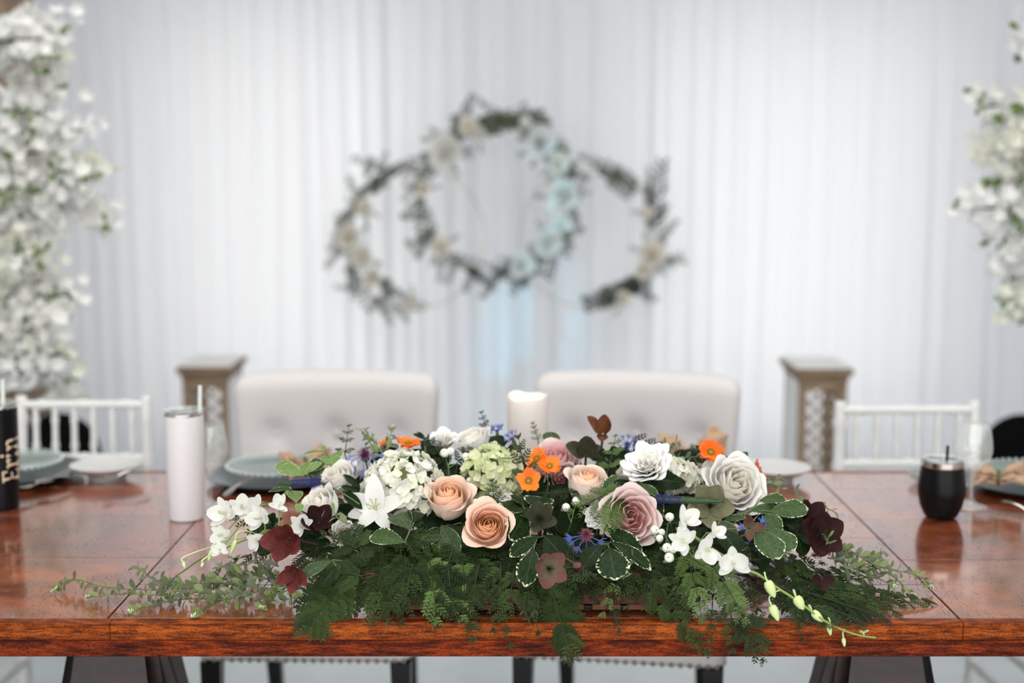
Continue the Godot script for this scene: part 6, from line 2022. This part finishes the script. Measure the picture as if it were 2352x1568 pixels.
	bunch("largest grey green variegated leaves, pointing down beside the darkest hellebore", [1742, 1214], [[1738, 1214, 1790, 1278, 50, "broad_flat", "varieg_mid", Vector3(0.1, 0.5, 0.85)], [1766, 1214, 1826, 1260, 52, "broad_flat", "varieg_mid", Vector3(0.2, 0.5, 0.85)], [1752, 1186, 1790, 1216, 40, "round", "varieg_mid", Vector3(-0.3, 0.6, 0.7)], [1650, 1214, 1700, 1256, 44, "broad", "dark_leaf0"]], -0.02)
	bunch("plain leaf at the top behind the dusky pink rose", [1284, 1008], [[1286, 1006, 1256, 990, 14, "long", "plain_mid"], [1262, 992, 1252, 1004, 8, "small", "plain_mid"]], 0.04)
	bunch("dark leaves between the ivory rose and blue cornflower at the top", [1150, 1040], [[1150, 1034, 1128, 984, 30, "broad", "dark_leaf0"], [1140, 1040, 1150, 994, 26, "broad", "dark_leaf0"], [1160, 1040, 1198, 1020, 26, "broad", "dark_leaf0"], [1120, 1050, 1100, 1020, 24, "broad", "dark_leaf0"]], 0.01)
	bunch("narrow dark leaves beside the lily and ivory roses", [820, 1150], [[788, 1090, 826, 1114, 14, "long", "dark_leaf0"], [784, 1116, 822, 1124, 10, "long", "dark_leaf0"], [790, 1130, 826, 1160, 18, "long", "dark_leaf0"], [770, 1144, 790, 1152, 9, "long", "dark_leaf0"]], -0.02)
	bunch("slender dark leaves at the top behind the orange bloom", [976, 1016], [[978, 1010, 946, 990, 9, "long", "dark_leaf0"], [976, 1004, 954, 984, 5, "long", "dark_leaf0"], [974, 1014, 938, 1016, 9, "long", "dark_leaf0"]], 0.02)
	bunch("small leaf at the top beside the largest white rose", [1710, 1058], [[1712, 1056, 1706, 1028, 16, "broad", "varieg_mid"], [1606, 1034, 1604, 1018, 12, "broad", "dark_leaf0"]], 0.03)
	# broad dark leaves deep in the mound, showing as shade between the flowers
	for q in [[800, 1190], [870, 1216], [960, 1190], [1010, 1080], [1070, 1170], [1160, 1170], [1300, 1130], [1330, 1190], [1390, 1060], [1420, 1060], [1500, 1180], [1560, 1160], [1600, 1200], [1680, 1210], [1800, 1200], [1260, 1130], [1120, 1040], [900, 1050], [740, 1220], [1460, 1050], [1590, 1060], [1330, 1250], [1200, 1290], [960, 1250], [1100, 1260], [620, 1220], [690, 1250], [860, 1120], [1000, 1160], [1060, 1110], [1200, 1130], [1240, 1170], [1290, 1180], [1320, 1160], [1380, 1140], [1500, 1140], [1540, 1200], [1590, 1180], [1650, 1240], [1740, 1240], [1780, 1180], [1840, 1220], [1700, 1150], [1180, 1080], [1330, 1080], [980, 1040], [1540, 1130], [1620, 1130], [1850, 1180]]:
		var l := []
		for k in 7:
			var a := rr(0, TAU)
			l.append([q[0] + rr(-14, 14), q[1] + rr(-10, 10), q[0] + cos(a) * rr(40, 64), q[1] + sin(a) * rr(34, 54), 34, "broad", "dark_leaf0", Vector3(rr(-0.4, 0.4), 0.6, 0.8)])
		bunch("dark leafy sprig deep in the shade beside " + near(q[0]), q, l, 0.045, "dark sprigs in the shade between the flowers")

func sprigs() -> void:
	# trailing on the table at the left
	small_sprig("longest trailing sprig of small leaves, tip furthest out on the table", [[590, 1372, 0.03], [480, 1362, 0.028], [380, 1356, 0.026], [253, 1350, 0.024], [170, 1330, 0.020], [130, 1350, 0.010]], 0.0165)
	small_sprig("trailing sprig lying just in front of the longest one's tip", [[440, 1372, 0.02], [355, 1366, 0.018], [270, 1364, 0.016], [207, 1372, 0.008]], 0.015)
	small_sprig("trailing sprig with a white bud tuft nearest the left table joint", [[520, 1376, 0.018], [420, 1376, 0.012], [350, 1390, 0.008], [303, 1402, 0.006]], 0.0145)
	small_sprig("short trailing sprig with a bud tuft at the table edge", [[580, 1366, 0.018], [520, 1376, 0.012], [476, 1396, 0.006], [448, 1412, 0.005]], 0.0145)
	small_sprig("upright tip among the trailing sprigs, pale green", [[420, 1352, 0.025], [366, 1336, 0.030], [312, 1302, 0.030]], 0.0165, "small_leaf", false)
	small_sprig("trailing sprig with a bud tuft below the burgundy hellebore", [[690, 1340, 0.03], [650, 1352, 0.018], [622, 1376, 0.008], [603, 1394, 0.006]], 0.0145)
	small_sprig("pale upright sprig beside the burgundy hellebore and orchid stem", [[610, 1330, 0.04], [560, 1322, 0.04], [520, 1300, 0.045], [500, 1304, 0.04]], 0.017)
	small_sprig("pale sprig standing between the trailing sprigs and orchid buds", [[560, 1350, 0.03], [545, 1320, 0.035], [540, 1284, 0.04]], 0.0165, "small_leaf", false)
	for q in [[640, 1330, 480, 1330], [600, 1350, 440, 1340], [560, 1340, 400, 1345], [660, 1345, 560, 1370], [520, 1330, 470, 1350], [480, 1360, 360, 1345], [620, 1310, 540, 1330], [700, 1350, 600, 1375], [680, 1330, 520, 1310], [640, 1300, 560, 1290], [580, 1370, 470, 1368], [700, 1370, 640, 1385]]:
		small_sprig("leafy sprig in the thick of the trailing greenery by the burgundy hellebores", [[q[0], q[1], 0.03], [(q[0] + q[2]) / 2, (q[1] + q[3]) / 2 - 4, 0.03], [q[2], q[3], 0.015]], 0.016, "small_leaf", false, "sprigs in the thick of the trailing greenery")
	# trailing at the right
	small_sprig("longest trailing sprig at the right end, tip towards the wine tumbler", [[1860, 1240, 0.07], [1940, 1258, 0.06], [2008, 1296, 0.04], [2072, 1312, 0.03], [2112, 1324, 0.025], [2134, 1344, 0.012]], 0.0165)
	small_sprig("short pale sprig hanging under the right trailing tip", [[2030, 1312, 0.03], [2060, 1330, 0.02], [2094, 1366, 0.006]], 0.0145)
	small_sprig("pale sprig fork above the right trailing one", [[1990, 1296, 0.035], [2016, 1282, 0.04], [2032, 1264, 0.045]], 0.0165, "small_leaf", false)
	small_sprig("pale sprig close above the right trailing one", [[1900, 1262, 0.06], [1960, 1270, 0.05], [2010, 1300, 0.03], [2050, 1306, 0.03]], 0.0165, "small_leaf", false)
	small_sprig("sprig standing highest over the darkest hellebore", [[1866, 1186, -0.09], [1846, 1160, -0.09], [1828, 1124, -0.09]], 0.016, "small_leaf", false)
	small_sprig("sprig with a loose tip pointing right over the darkest hellebore", [[1860, 1170, -0.09], [1890, 1164, -0.09], [1922, 1178, -0.09]], 0.015, "small_leaf", false)
	small_sprig("thin sprig beside the darkest hellebore, bent upwards", [[1898, 1250, -0.08], [1906, 1224, -0.08], [1918, 1196, -0.08]], 0.015, "small_leaf", false)
	small_sprig("small sprig curling beyond the largest white rose", [[1750, 1106, -0.06], [1776, 1112, -0.06], [1800, 1126, -0.06]], 0.015, "small_leaf", false)
	small_sprig("small pale sprig curling up beyond the largest white rose", [[1752, 1110, -0.06], [1780, 1104, -0.06], [1796, 1096, -0.06]], 0.013, "small_leaf", false)
	small_sprig("pale sprig low at the right end among the flat ferns", [[1960, 1330, 0.02], [2010, 1326, 0.02], [2050, 1346, 0.012]], 0.0155)
	for q in [[1900, 1280, 1990, 1310], [1890, 1250, 1960, 1280], [1930, 1300, 2020, 1320], [1920, 1270, 2000, 1280]]:
		small_sprig("leafy sprig in the thick of the trailing greenery by the darkest hellebore", [[q[0], q[1], 0.05], [(q[0] + q[2]) / 2, (q[1] + q[3]) / 2 - 4, 0.04], [q[2], q[3], 0.02]], 0.016, "small_leaf", false, "sprigs in the thick of the right trailing greenery")
	# standing at the top
	small_sprig("pale sprig standing behind the plum centred cornflower", [[864, 1044, -0.06], [850, 1016, -0.07], [828, 984, -0.07]], 0.016, "small_leaf", false)
	small_sprig("pale sprig leaning left behind the plum centred cornflower", [[872, 1034, -0.06], [852, 1006, -0.07], [838, 998, -0.07]], 0.015, "small_leaf", false)
	small_sprig("pale sprig with a white bud above the cream hydrangea", [[884, 1048, -0.06], [892, 1020, -0.07], [900, 986, -0.07]], 0.016)
	small_sprig("leafy sprig against the cream hydrangea's left side", [[900, 1060, -0.05], [870, 1044, -0.06], [862, 1020, -0.06]], 0.016, "small_leaf", false)
	small_sprig("pale sprig standing above the greenish cream hydrangea", [[1528, 1048, -0.07], [1540, 1030, -0.07], [1562, 1012, -0.07]], 0.016, "small_leaf", false)
	small_sprig("pale sprig forked above the frilled white lisianthus", [[1556, 1054, -0.07], [1540, 1036, -0.07], [1520, 1016, -0.07]], 0.016, "small_leaf", false)
	small_sprig("thin sprig stretching towards the orange bloom", [[1552, 1056, -0.07], [1580, 1050, -0.07], [1612, 1048, -0.07]], 0.015, "small_leaf", false)
	small_sprig("light green sprig between the lily and the ivory rose", [[800, 1204, -0.03], [776, 1190, -0.02], [762, 1166, -0.02]], 0.016, "small_leaf", false)
	small_sprig("light green sprig beside the deep peach rose's variegated leaves", [[1430, 1330, -0.04], [1446, 1296, -0.04], [1458, 1272, -0.03]], 0.013, "small_leaf", false)
